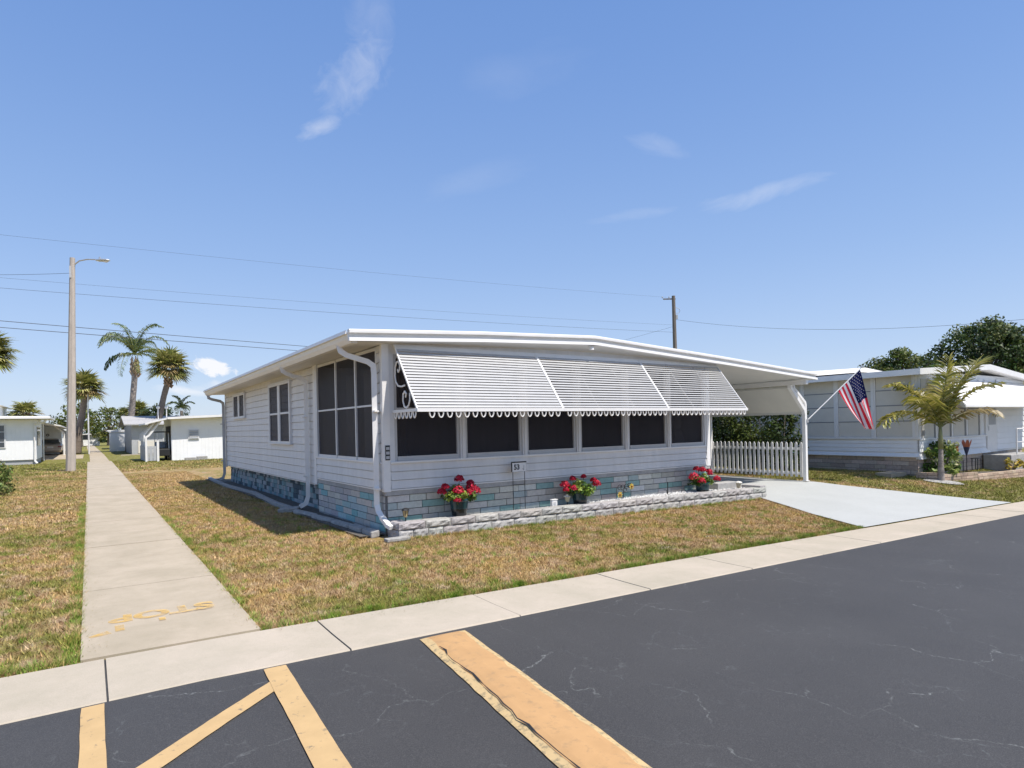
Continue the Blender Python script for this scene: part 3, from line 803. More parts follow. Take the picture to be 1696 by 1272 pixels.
pn.prism([(15.29, 9.33, 2.54), (15.33, 9.33, 2.54), (15.33, 9.33, 2.49), (15.29, 9.33, 2.49)], (0, 5.97, 0))
part('shade_panel', pn, M['panel'], house)

# concrete block / step at the front right corner of the house
b = MB(); b.box(11.5, 12.2, 8.72, 8.98, -.12, .27)
solo('concrete_step', b, M['band'], 'plain grey concrete block at the house corner beside the driveway', 'step', (11.85, 8.85, -.05), bevel=.01)

# ------------------------------------------------------------------ planter in front
PA, PB = Vector((3.80, 8.58, 0)), Vector((12.52, 8.2, 0))
pd = (PB - PA).normalized(); pnrm = Vector((pd.y, -pd.x, 0))
pw = MB()
def rock_block(mb, p, q, n, z0, z1, col):
    nx, nz = 9, 5
    d = q - p
    vs = []
    off = Vector((R_.uniform(0, 99), R_.uniform(0, 99), 0))
    for j in range(nz + 1):
        for i in range(nx + 1):
            f, g = i / nx, j / nz
            edge = min(f, 1 - f, .18) / .18 * min(g, 1 - g, .25) / .25
            from_noise = (math.sin(off.x + f * 9 + g * 5) + math.sin(off.y + f * 15 - g * 8) + R_.uniform(-1, 1)) * .0048
            o = (.018 + from_noise) * (0 if edge == 0 else 1)
            pt = p + d * f + n * o
            vs.append((pt.x, pt.y, z0(f) + (z1(f) - z0(f)) * g))
    b0 = len(mb.V)
    fs = [(j * (nx + 1) + i, j * (nx + 1) + i + 1, (j + 1) * (nx + 1) + i + 1, (j + 1) * (nx + 1) + i) for j in range(nz) for i in range(nx)]
    mb.add(vs, fs, 0, col)
    t0 = p - n * .2; t1 = q - n * .2
    za, zb = z1(0), z1(1)
    mb.add([(p.x, p.y, za), (q.x, q.y, zb), (t1.x, t1.y, zb), (t0.x, t0.y, za)], [(0, 1, 2, 3)], 0, col)
    mb.add([(t0.x, t0.y, z0(0)), (t1.x, t1.y, z0(1)), (t1.x, t1.y, zb), (t0.x, t0.y, za)], [(0, 1, 2, 3)], 0, col)
    for e, zz0, zz1, tt in ((p, z0(0), za, t0), (q, z0(1), zb, t1)):
        mb.add([(e.x, e.y, zz0), (tt.x, tt.y, zz0), (tt.x, tt.y, zz1), (e.x, e.y, zz1)], [(0, 1, 2, 3)], 0, col)
L = (PB - PA).length
def ptop(s): 
    q = PA + pd * s; return gz(q.x, q.y) + .235
for course in range(2):
    s = -.0 if course else -.2
    while s < L - .02:
        e = s + (.435 if not (course == 0 and 0 < s < .6) else .25)
        a = max(s, 0); b_ = min(e, L)
        if L - b_ < .1: b_ = L
        if b_ - a > .06:
            p = PA + pd * (a + .004); q = PA + pd * (b_ - .004)
            h0 = .118 * course
            z0 = lambda f, a=a, b_=b_, h0=h0: ptop(a + (b_ - a) * f) - .235 + h0 - (.05 if h0 == 0 else -.004)
            z1 = lambda f, a=a, b_=b_, h0=h0: ptop(a + (b_ - a) * f) - .235 + h0 + .114
            pw_col = jit((.92, .91, .9), .14)
            rock_block(pw, p, q, pnrm - Vector((0, 0, 0)), z0, z1, pw_col)
        s = e if b_ < L else L
# left return and right return
for (p, q, n) in ((Vector((3.78, 8.95, 0)), Vector((3.80, 8.60, 0)), Vector((-1, 0, 0))), (Vector((12.52, 8.22, 0)), Vector((12.52, 8.7, 0)), Vector((1, 0, 0)))):
    g0 = gz(q.x, q.y)
    for course in range(2):
        rock_block(pw, p, q, n, lambda f, c=course: g0 + .118 * c - (.05 if c == 0 else -.004), lambda f, c=course: g0 + .118 * c + .114, jit((.9, .9, .9)))
M['rock'] = mat('rock_face', (.44, .425, .405), .9, .35, 30, .4, 70, attr=True)
solo('planter_wall', pw, M['rock'], 'low two course grey rock-face block wall along the front flower bed', 'retaining wall', (8, 8.4, 0))
gb = sheet(steps(3.82, 12.42, 30), [8.3, 8.45, 8.6, 8.8, 8.99], lambda x, y: gz(x, 8.4) + .165 + .03 * math.exp(-((x - 9.5) / 1.6) ** 2), None)
# keep the soil sheet inside the wall
gb.V = [(x, max(y, 8.62 - (x - 3.8) * .0437 + .0), z) for x, y, z in gb.V]
struct('gravel_bed', gb, M['band'])
n = 9000
X = NR.uniform(3.84, 12.4, n); Yl = 8.60 - (X - 3.8) * .0437; Y = Yl + NR.uniform(0, 1, n) * (8.96 - Yl)
Z = np.array([gz(x, 8.4) + .172 + .035 * math.exp(-((x - 9.5) / 1.6) ** 2) for x in X]) + NR.uniform(-.004, .018, n)
r = NR.uniform(.008, .02, (n, 1))
octv = np.array([(1, 0, 0), (0, 1, 0), (-1, 0, 0), (0, -1, 0), (0, 0, .8), (0, 0, -.8)], float)
octf = [(0, 1, 4), (1, 2, 4), (2, 3, 4), (3, 0, 4), (1, 0, 5), (2, 1, 5), (3, 2, 5), (0, 3, 5)]
ang = NR.uniform(0, 6.28, n); ca, sa = np.cos(ang), np.sin(ang)
tri = []
base = octv[None] * r[:, None] * NR.uniform(.6, 1.3, (n, 6, 1))
rx = base[..., 0] * ca[:, None] - base[..., 1] * sa[:, None]; ry = base[..., 0] * sa[:, None] + base[..., 1] * ca[:, None]
vv = np.stack([rx + X[:, None], ry + Y[:, None], base[..., 2] + Z[:, None]], -1)
P = np.concatenate([vv[:, list(f)] for f in octf]); cc = np.tile(NR.uniform(.55, .95, (n, 1)) * np.array([[.86, .85, .82]]), (8, 1))
struct('white_gravel', np_mesh('white_gravel', P, 3, M['gravel'], cols=cc), M['gravel'], 'stuff')

# edging stones beside the left wall
ep = [(3.50, 24.0), (3.42, 22.6), (3.40, 21.0), (3.40, 19.6), (3.46, 18.2), (3.52, 17.1), (3.44, 15.6), (3.38, 14.2), (3.40, 13.1)]
for (a, b2) in zip(ep, ep[1:]):
    p = Vector((*a, 0)); q = Vector((*b2, 0)); d = (q - p) * .5; c = (p + q) * .5; nn = Vector((d.y, -d.x, 0)).normalized()
    m_ = MB(); m_.obox((c.x, c.y, .03), d * .98, nn * .05, (0, R_.uniform(-.002, .002), .055 + R_.uniform(-.01, .01)))
    solo('edging_stone', m_, M['edge'], 'long low grey concrete edging piece bordering the bed behind the middle downspout', 'edging', (c.x, c.y, 0), 'edging pieces along the left wall', bevel=.012)
ep = [(3.36, 12.95, .17, .2, .05, -.5), (3.42, 12.1, .5, .05, .045, .1), (3.47, 11.15, .42, .05, .045, .1), (3.52, 10.3, .38, .055, .045, .05), (3.55, 9.62, .24, .065, .055, .03), (3.57, 9.12, .2, .07, .055, 0)]
lab = ['square grey splash block under the middle downspout', 'narrow grey edging piece just in front of the splash block', 'narrow grey edging piece below the middle of the porch window',
       'grey edging piece under the near half of the porch window', 'short thick edging piece second from the near house corner', 'short thick edging piece nearest the front corner of the house']
for (x, y, hl, hw, hh, rz), lb in zip(ep, lab):
    m_ = MB(); c_, s_ = math.cos(rz), math.sin(rz)
    m_.obox((x, y, hh * .6), (-s_ * hl, c_ * hl, .0), (c_ * hw, s_ * hw, .01), (0, 0, hh))
    solo('edging_stone', m_, M['edge'], lb, 'edging', (x, y, 0), 'edging pieces along the left wall', bevel=.02)
m_ = MB(); m_.box(3.55, 3.92, 8.42, 8.56, -.02, .03)
solo('edging_stone', m_, M['edge'], 'flat pale paving piece in the grass at the near left end of the planter wall', 'edging', (3.7, 8.5, 0), 'edging pieces along the left wall', bevel=.01)

# ------------------------------------------------------------------ foliage tools
def leaf_array(C, Nn, size, elong=.55):
    """diamond leaves at C (n,3) with normals Nn"""
    n = len(C); t = NR.normal(size=(n, 3)); t -= Nn * (t * Nn).sum(1, keepdims=True); t /= np.linalg.norm(t, axis=1, keepdims=True) + 1e-9
    b = np.cross(Nn, t); s = (size * NR.uniform(.6, 1.35, (n, 1)))
    P = np.zeros((n, 4, 3)); P[:, 0] = C - t * s; P[:, 1] = C + b * s * elong + Nn * s * .12; P[:, 2] = C + t * s; P[:, 3] = C - b * s * elong + Nn * s * .12
    return P
def unit(n):
    v = NR.normal(size=(n, 3)); return v / np.linalg.norm(v, axis=1, keepdims=True)
def clumps(cl, per, size, cols, squash=.8, up=.5, elong=.55):
    """cl: list of (x,y,z,r); returns leaf polygons and colours"""
    Ps = []; Cs = []
    for x, y, z, r in cl:
        n = max(12, int(per * r * r)); d = unit(n); rr = r * NR.uniform(.35, 1.05, (n, 1)) ** .6
        c = np.array([x, y, z]) + d * rr * np.array([1, 1, squash])
        nn = d * .6 + unit(n) * .7 + np.array([0, 0, up]); nn /= np.linalg.norm(nn, axis=1, keepdims=True)
        Ps.append(leaf_array(c, nn, size, elong))
        base = np.array(cols[R_.randrange(len(cols))]); k = R_.uniform(.8, 1.2)
        Cs.append(base * k * NR.uniform(.65, 1.4, (n, 1)) * (1 + NR.uniform(-.1, .1, (n, 3))))
    return np.concatenate(Ps), np.concatenate(Cs)
def geranium(loc, lab, w, h, pot_h, heads, sd, seen):
    rr = random.Random(sd)
    t = thing('potted_geranium', lab, 'flower pot', loc, 'potted red geraniums in the front bed')
    x, y, z = loc
    pt = MB(); r0, r1 = .105, .165
    c1, c2 = (.010, .014, .017), (.012, .075, .095)
    prof = [(0, .0), (r0, 0), (r0 + .012, .03), (r0 + .03, pot_h * .45), (r1 - .012, pot_h * .85), (r1, pot_h * .9), (r1, pot_h), (r1 - .02, pot_h), (r1 - .03, pot_h - .03), (0, pot_h - .04)]
    pt.lathe(loc, prof, 18, 0, [c1, c1, c1, tuple((a + b) / 2 for a, b in zip(c1, c2)), c2, c2, c2, c1, (.05, .04, .03)])
    part('pot', pt, M['glaze'], t, smooth=False, bevel=.004)
    cl = []
    for i in range(26):
        a = rr.uniform(0, 6.28); q = rr.uniform(0, 1) ** .5 * w
        cl.append((x + math.cos(a) * q, y + math.sin(a) * q * .75, z + pot_h + rr.uniform(-.02, h * (1 - .6 * q / w)), rr.uniform(.06, .10)))
    P, Cc = clumps(cl, 5200, .026, [(.11, .19, .03), (.17, .26, .04), (.28, .35, .06), (.06, .12, .025)], .8, .8, .8)
    part('foliage', np_mesh('foliage', P, 4, M['leaf'], loc, Cc), M['leaf'], t)
    for hx, hz, hy, hr in heads:
        hr *= 1.14; n = 190; d = unit(n); d[:, 2] = np.abs(d[:, 2]) * 1.1 - .25
        c = np.array([x + hx, y + hy, z + hz]) + d * hr * NR.uniform(.75, 1.05, (n, 1))
        nn = d + unit(n) * .5; nn /= np.linalg.norm(nn, axis=1, keepdims=True)
        P = leaf_array(c, nn, .017, .8)
        cr = np.array([.56, .008, .03]) * NR.uniform(.55, 1.25, (n, 1)) + np.array([0, 0, .02]) * NR.uniform(0, 1, (n, 1))
        fh = part('flower_head', np_mesh('flower_head', P, 4, M['petal'], loc, cr), M['petal'], t)
        s = MB(); s.tube([(x + hx * .4, y + hy * .4, z + pot_h * .9), (x + hx * .85, y + hy * .8, z + hz * .75), (x + hx, y + hy, z + hz - .02)], .005, 5, 0, (.1, .16, .04))
        part('stem', s, M['leaf'], fh)
M['glaze'] = mat('glazed_pot', (1, 1, 1), .15, attr=True, spec=.6)
geranium((4.93, 8.74, .19), 'red geraniums in a dark tapered pot nearest the left end of the flower bed', .24, .2, .3,
         [(-.31, .42, 0, .065), (-.26, .50, -.03, .06), (.02, .60, .02, .075), (-.08, .43, -.12, .085), (-.12, .29, -.17, .06), (.2, .45, -.05, .09), (.27, .40, -.08, .08), (.14, .38, -.12, .07), (.24, .52, .04, .06)], 3, 0)
geranium((7.45, 8.68, .13), 'red geraniums with bright green leaves in the teal pot midway along the bed', .27, .19, .3,
         [(-.36, .42, 0, .085), (-.24, .36, -.12, .06), (-.15, .52, .02, .055), (.34, .46, .0, .055), (.38, .39, -.03, .08), (.14, .54, .05, .045), (-.38, .34, -.06, .05)], 5, 0)
geranium((10.85, 8.62, .06), 'red geraniums in a dark green pot at the driveway end of the flower bed', .28, .2, .3,
         [(-.34, .42, -.05, .11), (-.2, .33, -.14, .08), (.0, .55, 0, .08), (-.12, .58, .06, .06), (.1, .47, -.12, .05), (.46, .33, -.02, .075), (.28, .50, .04, .06)], 8, 0)

# ------------------------------------------------------------------ small things in the bed
def lantern(loc, lab, h, r, col, cap):
    t = thing('garden_lantern', lab, 'lantern', loc, 'small lanterns in the flower bed'); x, y, z = loc
    s = MB(); s.tube([(x, y, z - .06), (x, y, z + h * .45)], .009, 6); part('stake', s, M['black'], t)
    g = MB(); g.lathe((x, y, z + h * .45), [(0, 0), (r * .55, 0), (r * .7, .02), (r, h * .42), (0, h * .42)], 6, 0, [col] * 4); part('lens', g, M['lens'], t)
    c = MB(); c.lathe((x, y, z + h * .45 + h * .42), [(0, -.002), (r * 1.35, 0), (r * 1.1, .022), (r * .4, .036), (0, .038)], 8); part('cap', c, M['black'] if cap else M['panel'], t)
    for i in range(6):
        a = math.pi * 2 * i / 6
        if cap:
            q = MB(); q.tube([(x + r * .7 * math.cos(a), y + r * .7 * math.sin(a), z + h * .45 + .02), (x + r * 1.03 * math.cos(a), y + r * 1.03 * math.sin(a), z + h * .87)], .004, 4); part('rib', q, M['black'], t)
M['lens'] = mat('lantern_lens', (1, 1, 1), .25, attr=True)
lantern((3.97, 8.70, .17), 'black capped garden lantern with amber sides at the left end of the bed', .25, .05, (.42, .33, .17), True)
lantern((7.18, 8.72, .14), 'small beige garden lantern just left of the middle geranium pot', .22, .055, (.50, .45, .30), False)
lantern((12.02, 8.56, .02), 'small tan garden lantern by the concrete block at the driveway end', .28, .06, (.42, .36, .25), False)
# number sign
t = thing('house_number_sign', 'white number plate on thin dark wire stakes against the house front', 'sign', (6.16, 8.8, .13))
s = MB()
for x in (6.04, 6.29): s.tube([(x, 8.8, .1), (x, 8.8, 1.0)], .006, 6)
s.tube([(6.04, 8.8, .62), (6.29, 8.8, .62)], .004, 5)
part('stake', s, M['black'], t)
s = MB(); s.box(6.02, 6.31, 8.785, 8.8, .845, 1.0); pl = part('plate', s, M['white'], t)
s = MB(); s.box(6.01, 6.32, 8.78, 8.803, 1.001, 1.022); s.box(6.008, 6.0195, 8.78, 8.803, .85, 1.0)
part('plate_frame', s, M['black'], t)
s = MB(); V, F = text_mesh('53', .125, .001, .004); s.add([(6.115 + v.x, 8.783 - v.z, .922 + v.y) for v in V], F)
part('numerals', s, M['black'], pl)
s = MB()
s.add([(6.255, 8.783, .865), (6.27, 8.783, .865), (6.272, 8.783, .95), (6.262, 8.783, .96)], [(0, 1, 2, 3)]); s.add([(6.235, 8.783, .885), (6.26, 8.783, .87), (6.262, 8.783, .888), (6.24, 8.783, .905)], [(0, 1, 2, 3)])
part('emblem', s, M['greywall'], pl)
# utility box
b = MB(); b.box(6.81, 6.92, 8.69, 8.75, .12, .30); b.box(6.80, 6.93, 8.68, 8.755, .301, .312); b.box(6.835, 6.895, 8.684, 8.69, .16, .21, 1); b.box(6.835, 6.895, 8.684, 8.69, .225, .27, 1)
solo('outlet_box', b, [M['white'], M['alu']], 'small white outdoor outlet box standing in the gravel', 'outlet box', (6.86, 8.72, .12))
# wire garden ornament with two yellow blooms
t = thing('wire_ornament', 'black scrolled wire garden ornament with two yellow flowers in the gravel', 'garden ornament', (8.65, 8.74, .13))
s = MB()
s.tube([(8.62, 8.74, .1), (8.62, 8.74, .38)], .006, 5)
for cx, cz, r in ((8.52, .40, .055), (8.60, .39, .06), (8.70, .40, .06), (8.78, .42, .05), (8.66, .34, .05)):
    s.tube([(cx + r * math.cos(a * .45), 8.74, cz + r * (1 - .03 * a) * math.sin(a * .45)) for a in range(15)], .007, 5)
part('scrollwork', s, M['black'], t)
for fx, fz in ((8.50, .26), (8.82, .40)):
    f = MB()
    for i in range(8):
        a = math.pi * i / 4; f.add([(fx, 8.715, fz), (fx + .05 * math.cos(a - .3), 8.72, fz + .05 * math.sin(a - .3)), (fx + .072 * math.cos(a), 8.712, fz + .072 * math.sin(a)), (fx + .05 * math.cos(a + .3), 8.72, fz + .05 * math.sin(a + .3))], [(0, 1, 2, 3)], 0, (.70, .48, .06))
    f.lathe((fx, 8.705, fz), [(0, -.012), (.022, -.012), (.022, .012), (0, .012)], 8, 0, [(.35, .14, .03)] * 3)
    part('flower', f, M['petal'], t)
s = MB(); s.tube([(9.84, 8.7, .08), (9.845, 8.7, .42)], .011, 6); s.tube([(9.83, 8.68, .1), (9.78, 8.68, .26), (9.70, 8.68, .27)], .006, 5)
solo('metal_stake', s, M['black'], 'thin black metal stake upright in the gravel between the ornament and the last pot', 'stake', (9.84, 8.7, .1))

# ------------------------------------------------------------------ picket fence under the carport edge
t = thing('picket_fence', 'low white picket fence between the carport posts in front of the hedge', 'fence', (15.92, 10.8, 0))
rl = MB(); rl.box(15.93, 15.96, 9.3, 13.6, .83, .90); part('rail', rl, M['white'], t)
rl = MB(); rl.box(15.93, 15.96, 9.3, 13.6, .16, .23); part('rail', rl, M['white'], t)
def picket(y):
    p = MB(); w = .035
    poly = [(15.908, y - w, .10), (15.908, y + w, .10), (15.908, y + w, .995), (15.908, y + w * .6, 1.035), (15.908, y, 1.05), (15.908, y - w * .6, 1.035), (15.908, y - w, .995)]
    p.prism(poly, (.02, 0, 0)); return p
p0 = part('picket', picket(9.36), M['white'], t)
for i in range(1, 30):
    c = p0.copy(); COL.objects.link(c); c.parent = t; c.location = (0, i * .143, R_.uniform(-.004, .004)); OFF[c.name] = OFF[t.name]

# ------------------------------------------------------------------ flag on the front carport post
t = thing('house_flag', 'American flag hanging from a slanted white pole on the front carport post', 'flag', (15.88, 9.16, 1.62))
Rv = Vector((.824, -.566, 0)); Fv = Vector((.566, .824, 0))
PBs = Vector((15.88, 9.16, 1.62)); PT = PBs + Rv * 1.50 + Vector((0, 0, 1.40))
pl = MB(); pl.tube([tuple(PBs - (PT - PBs) * .03), tuple(PT)], .014, 8); part('pole', pl, M['white'], t)
pb = MB(); pb.obox(tuple(PBs), (.03, 0, 0), (0, .035, 0), (0, 0, .05)); part('bracket', pb, M['steel'], t)
fi = MB(); fi.lathe(tuple(PT), [(0, -.01), (.02, 0), (.03, .025), (.02, .05), (0, .06)], 8); part('finial', fi, M['steel'], t)
def cloth(u, v):
    # u 0 at the pole tip .. 1 lower hoist; v 0 hoist .. 1 fly end
    h0 = PT.lerp(PBs, .03 + .40 * u)
    e = PT + Rv * (.37 - .36 * u) + Vector((0, 0, -1.68 + .05 * u))
    p = h0.lerp(e, v) + Vector((0, 0, -.05 * math.sin(math.pi * v)))
    fold = math.sin(u * 9.5 + v * 2.2) * .085 * v ** .7 + math.sin(u * 17 - v * 3) * .025 * v
    side = math.cos(u * 9.5 + v * 2.2) * .05 * v
    return p + Fv * fold + Rv * side
fl = MB(); NU, NV = 13 * 3, 48
vs = [cloth(i / NU, j / NV) for j in range(NV + 1) for i in range(NU + 1)]
fl.add(vs, [])
for j in range(NV):
    for i in range(NU):
        f = (j * (NU + 1) + i, j * (NU + 1) + i + 1, (j + 1) * (NU + 1) + i + 1, (j + 1) * (NU + 1) + i)
        st = i // 3; can = st < 7 and j < NV * .42
        fl.F.append(f); fl.M.append(0)
        fl.C.append((.012, .015, .075) if can else ((.66, .035, .06) if st % 2 == 0 else (.78, .76, .76)))
M['cloth'] = mat('flag_cloth', (1, 1, 1), .8, attr=True, transl=.3, spec=.1)
fc = part('flag_cloth', fl, M['cloth'], t, smooth=True)
sm = MB()
for r in range(9):
    for c_ in range(6 if r % 2 == 0 else 5):
        u = (r + 1) / 10 * 7 / 13; v = ((c_ * 2 + (1 if r % 2 == 0 else 2)) / 12) * .42
        du_, dv_ = .013, .017
        for sgn in (-1, 1):
            o = Fv * (.006 * sgn); pts = []
            for k_ in range(10):
                rr = 1 if k_ % 2 == 0 else .42; a = math.pi * k_ / 5
                pts.append(cloth(u + du_ * rr * math.cos(a), v + dv_ * rr * math.sin(a) * .62) + o)
            sm.add([cloth(u, v) + o] + pts, [(0, 1 + k_, 1 + (k_ + 1) % 10) for k_ in range(10)])
part('stars', sm, M['white'], fc)

# ------------------------------------------------------------------ hedge between the houses
def hedge():
    t = thing('hedge', 'tall dark green hedge behind the white picket fence', 'hedge', (17.6, 14, 0))
    cl = []
    for i in range(230):
        y = R_.uniform(10.7, 21); x = 17.6 + R_.uniform(-.75, .75); z = R_.uniform(.35, 2.25 + (.5 if y > 14 else 0))
        cl.append((x, y, z, R_.uniform(.3, .5)))
    P, C = clumps(cl, 1100, .055, [(.034, .056, .009), (.052, .078, .013), (.075, .10, .018), (.022, .04, .008)], 1, .3)
    part('foliage', np_mesh('foliage', P, 4, M['leaf'], (17.6, 14, 0), C), M['leaf'], t)
    s = MB()
    for i in range(26):
        y = 10.8 + i * .4; x = 17.6 + R_.uniform(-.3, .3)
        s.tube([(x, y, -.05), (x + R_.uniform(-.1, .1), y + R_.uniform(-.1, .1), .8), (x + R_.uniform(-.2, .2), y, 1.8)], [.03, .022, .012], 5)
    part('stem', s, M['bark'], t)
hedge()

# ------------------------------------------------------------------ neighbouring house on the right
NX, NY = 20.33, 8.29
nb = thing('neighbour_house', 'white neighbouring mobile home with roller shades and a wide white front awning', 'house', (25, 14, 0))
w = MB()
w.box(NX + .08, 29.2, NY + .08, 21.9, -.1, 2.95)
w.siding((NX, 21.9), (NX, NY + .03), (-1, 0), .60, 1.0, .13)
w.siding((NX + .03, NY), (25.45, NY), (0, -1), .60, 1.0, .13); w.siding((26.5, NY), (29.2, NY), (0, -1), .45, 2.95, .2)
w.box(NX + .005, NX + .08, NY + .08, 21.9, .45, 2.95); w.box(NX + .03, 29.2, NY + .02, NY + .08, .4, 3.05)
w.prism([(NX - .06, NY - .02, .47), (NX + .01, NY - .02, .60), (NX + .01, NY - .02, .47)], (0, 13.5, 0))
w.prism([(NX, NY - .06, .40), (NX, NY + .01, .56), (NX, NY + .01, .40)], (5.4, 0, 0))
part('wall', w, M['bluewall'], nb)
pm = MB()
for y in [8.36 + 1.17 * i for i in range(12)]:
    pm.box(NX - .035, NX + .0, y - .07 if y > 8.4 else 8.27, y + .07, 1.06, 2.93)
    pm.box(NX - .05, NX - .0352, y - .02, y + .02, 1.06, 2.93)
pm.box(NX - .06, NX + .0, 8.25, 21.9, 1.0, 1.058); pm.box(NX - .03, NX, 8.25, 21.9, 2.931, 2.99)
for x in (20.40, 21.55, 22.7, 23.85, 25.0, 25.5):
    pm.box(x - .06, x + .06, NY - .03, NY + .015, 1.02, 2.9)
pm.box(NX, 25.5, NY - .05, NY + .015, .97, 1.018)
part('window_post', pm, M['white'], nb)
for i in range(11):
    y0 = 8.36 + 1.17 * i + .075; y1 = y0 + 1.02; s = MB(); zz = [1.06, 1.55, 2.03, 2.5, 2.93]
    for a, b in zip(zz, zz[1:]):
        s.add([(NX - .006, y0, a + .012), (NX - .006, y1, a + .012), (NX - .012, y1, b), (NX - .012, y0, b)], [(0, 1, 2, 3)])
    f = part('window', s, M['shade'], nb)
    b_ = MB()
    for a in zz[1:-1]: b_.box(NX - .02, NX - .004, y0, y1, a - .012, a + .0115)
    part('frame', b_, M['greyframe'], f)
for i, x in enumerate((20.46, 21.61, 22.76, 23.91)):
    s = MB(); s.add([(x + .02, NY - .004, 1.02), (x + 1.0, NY - .004, 1.02), (x + 1.0, NY - .004, 2.8), (x + .02, NY - .004, 2.8)], [(0, 1, 2, 3)])
    f = part('window', s, M['shade'], nb)
    b_ = MB(); b_.box(x + .02, x + 1.0, NY - .014, NY - .0045, 1.9, 1.94); b_.box(x + .02, x + .07, NY - .014, NY - .0045, 1.02, 2.8); b_.box(x + .95, x + 1.0, NY - .014, NY - .0045, 1.02, 2.8); part('frame', b_, M['greyframe'], f)
# stone skirting
def pal_tan():
    return jit(R_.choice([(.52, .42, .33), (.58, .48, .39), (.44, .355, .285), (.54, .44, .36)]), .1)
sk = MB(); blocks(sk, (NX + .05, 21.8), (NX + .05, NY + .06), (-1, 0), -.2, .46, .13, .46, pal_tan)
blocks(sk, (NX + .06, NY + .05), (29.1, NY + .05), (0, -1), -.3, .39, .13, .46, pal_tan)
part('skirting', sk, M['stone'], nb)
mo = MB(); mo.box(NX + .058, 29.1, NY + .058, 21.8, -.4, .45); part('foundation', mo, M['mortar'], nb)
NR_L = [(19.95, 3.07), (25.2, 3.39), (30.4, 3.02)]
rf = MB(); pr = [(x, 8.08, z) for x, z in NR_L] + [(x, 8.08, z - .16) for x, z in NR_L[::-1]]
rf.prism(pr, (0, 13.6, -.05)); nroof = part('roof', rf, M['white'], nb)
fa = MB()
for (a, za), (b, zb) in zip(NR_L, NR_L[1:]):
    fa.prism([(a, 8.02, za + .01), (b, 8.02, zb + .01), (b, 8.02, zb - .17), (a, 8.02, za - .17)], (0, .055, 0))
fa.prism([(19.89, 8.02, 3.075), (19.945, 8.02, 3.075), (19.945, 8.02, 2.9), (19.89, 8.02, 2.9)], (0, 13.6, -.05))
part('fascia', fa, M['white'], nroof)
# higher roof of the main part set back behind
rf = MB(); RU = [(19.9, 3.28), (25.2, 3.66), (30.4, 3.3)]
rf.prism([(x, 12.1, z) for x, z in RU] + [(x, 12.1, z - .17) for x, z in RU[::-1]], (0, 11, 0)); part('upper_roof', rf, M['white'], nb)
# front awning, curved sheet with a lip
aw = MB(); prof = [(NY + .0, 2.84), (7.9, 2.55), (7.55, 2.26), (7.38, 2.10), (7.29, 1.99), (7.285, 1.93)]
pp = [(21.0, y, z) for y, z in prof] + [(21.0, y + .035, z - .03) for y, z in prof[::-1]]
aw.prism(pp, (8.3, 0, 0)); awn = part('front_awning', aw, M['white'], nb)
sd_ = MB(); sd_.prism([(20.985, NY, 2.86), (20.985, 7.9, 2.57), (20.985, 7.38, 2.12), (20.985, 7.28, 1.92), (20.985, 7.34, 1.90), (20.985, 7.95, 2.44), (20.985, NY, 2.72)], (.014, 0, 0))
part('side_valance', sd_, M['white'], awn)
# door with a lit white lower panel, steps and rail
d = MB(); d.box(25.56, 26.44, NY - .03, NY + .015, .40, 2.45); dr = part('door', d, M['white'], nb)
g = MB(); g.box(25.68, 26.32, NY - .036, NY - .0302, 1.35, 2.3); part('pane', g, M['greywall'], dr)
g = MB(); g.tube([(25.63, NY - .05, 1.15), (25.63, NY - .05, 1.3)], .012, 6); part('handle', g, M['steel'], dr)
d = MB(); d.box(25.2, 27.6, 7.5, NY - .01, -.4, .34); d.box(27.601, 27.95, 7.5, NY - .02, -.4, .16); part('step', d, M['band'], nb, bevel=.01)
d = MB()
for x in (25.9, 27.5): d.tube([(x, 7.55, .33), (x, 7.55, 1.2)], .022, 8)
d.tube([(25.9, 7.55, 1.2), (27.5, 7.55, 1.2), (28.05, 7.55, .85), (28.05, 7.55, -.1)], .022, 8); d.tube([(25.9, 7.55, .75), (27.5, 7.55, .75)], .014, 6)
part('handrail', d, M['white'], nb)
b_ = MB(); b_.box(NX + .25, NX + .33, NY - .08, NY - .011, 1.1, 1.26); part('meter_box', b_, M['greywall'], nb)

# stone border in front of the neighbour
sb = MB(); path_ = [(20.15, 8.28), (20.25, 7.75), (22.0, 7.45), (25.0, 7.15), (28.6, 6.9)]
for (a, b) in zip(path_, path_[1:]):
    d_ = Vector((b[0] - a[0], b[1] - a[1])); nn = (d_.y / d_.length, -d_.x / d_.length)
    g0 = (gz(*a) + gz(*b)) / 2
    blocks(sb, a, b, nn, g0 - .05, g0 + .20, .085, .32, lambda: jit(R_.choice([(.52, .38, .27), (.56, .43, .32), (.46, .34, .25)]), .12), proud=.09)
solo('stone_border', sb, M['stone'], 'low tan stone border along the flower bed of the neighbouring house', 'garden border', (24, 7.4, gz(24, 7.4)))
nbs = MB()
for a, b in zip(path_[1:], path_[2:]):
    nbs.add([(a[0], a[1] + .05, gz(*a) + .12), (b[0], b[1] + .05, gz(*b) + .12), (b[0], NY + .02, gz(*b) + .14), (a[0], NY + .02, gz(*a) + .14)], [(0, 1, 2, 3)])
struct('neighbour_bed', nbs, M['bed'])
b = MB(); b.box(19.2, 20.15, 8.55, 9.0, -.1, .035)
solo('paving_slab', b, M['walk'], 'flat tan paving slab in the grass beside the neighbouring house skirting', 'paving slab', (19.7, 8.8, -.05), bevel=.01)
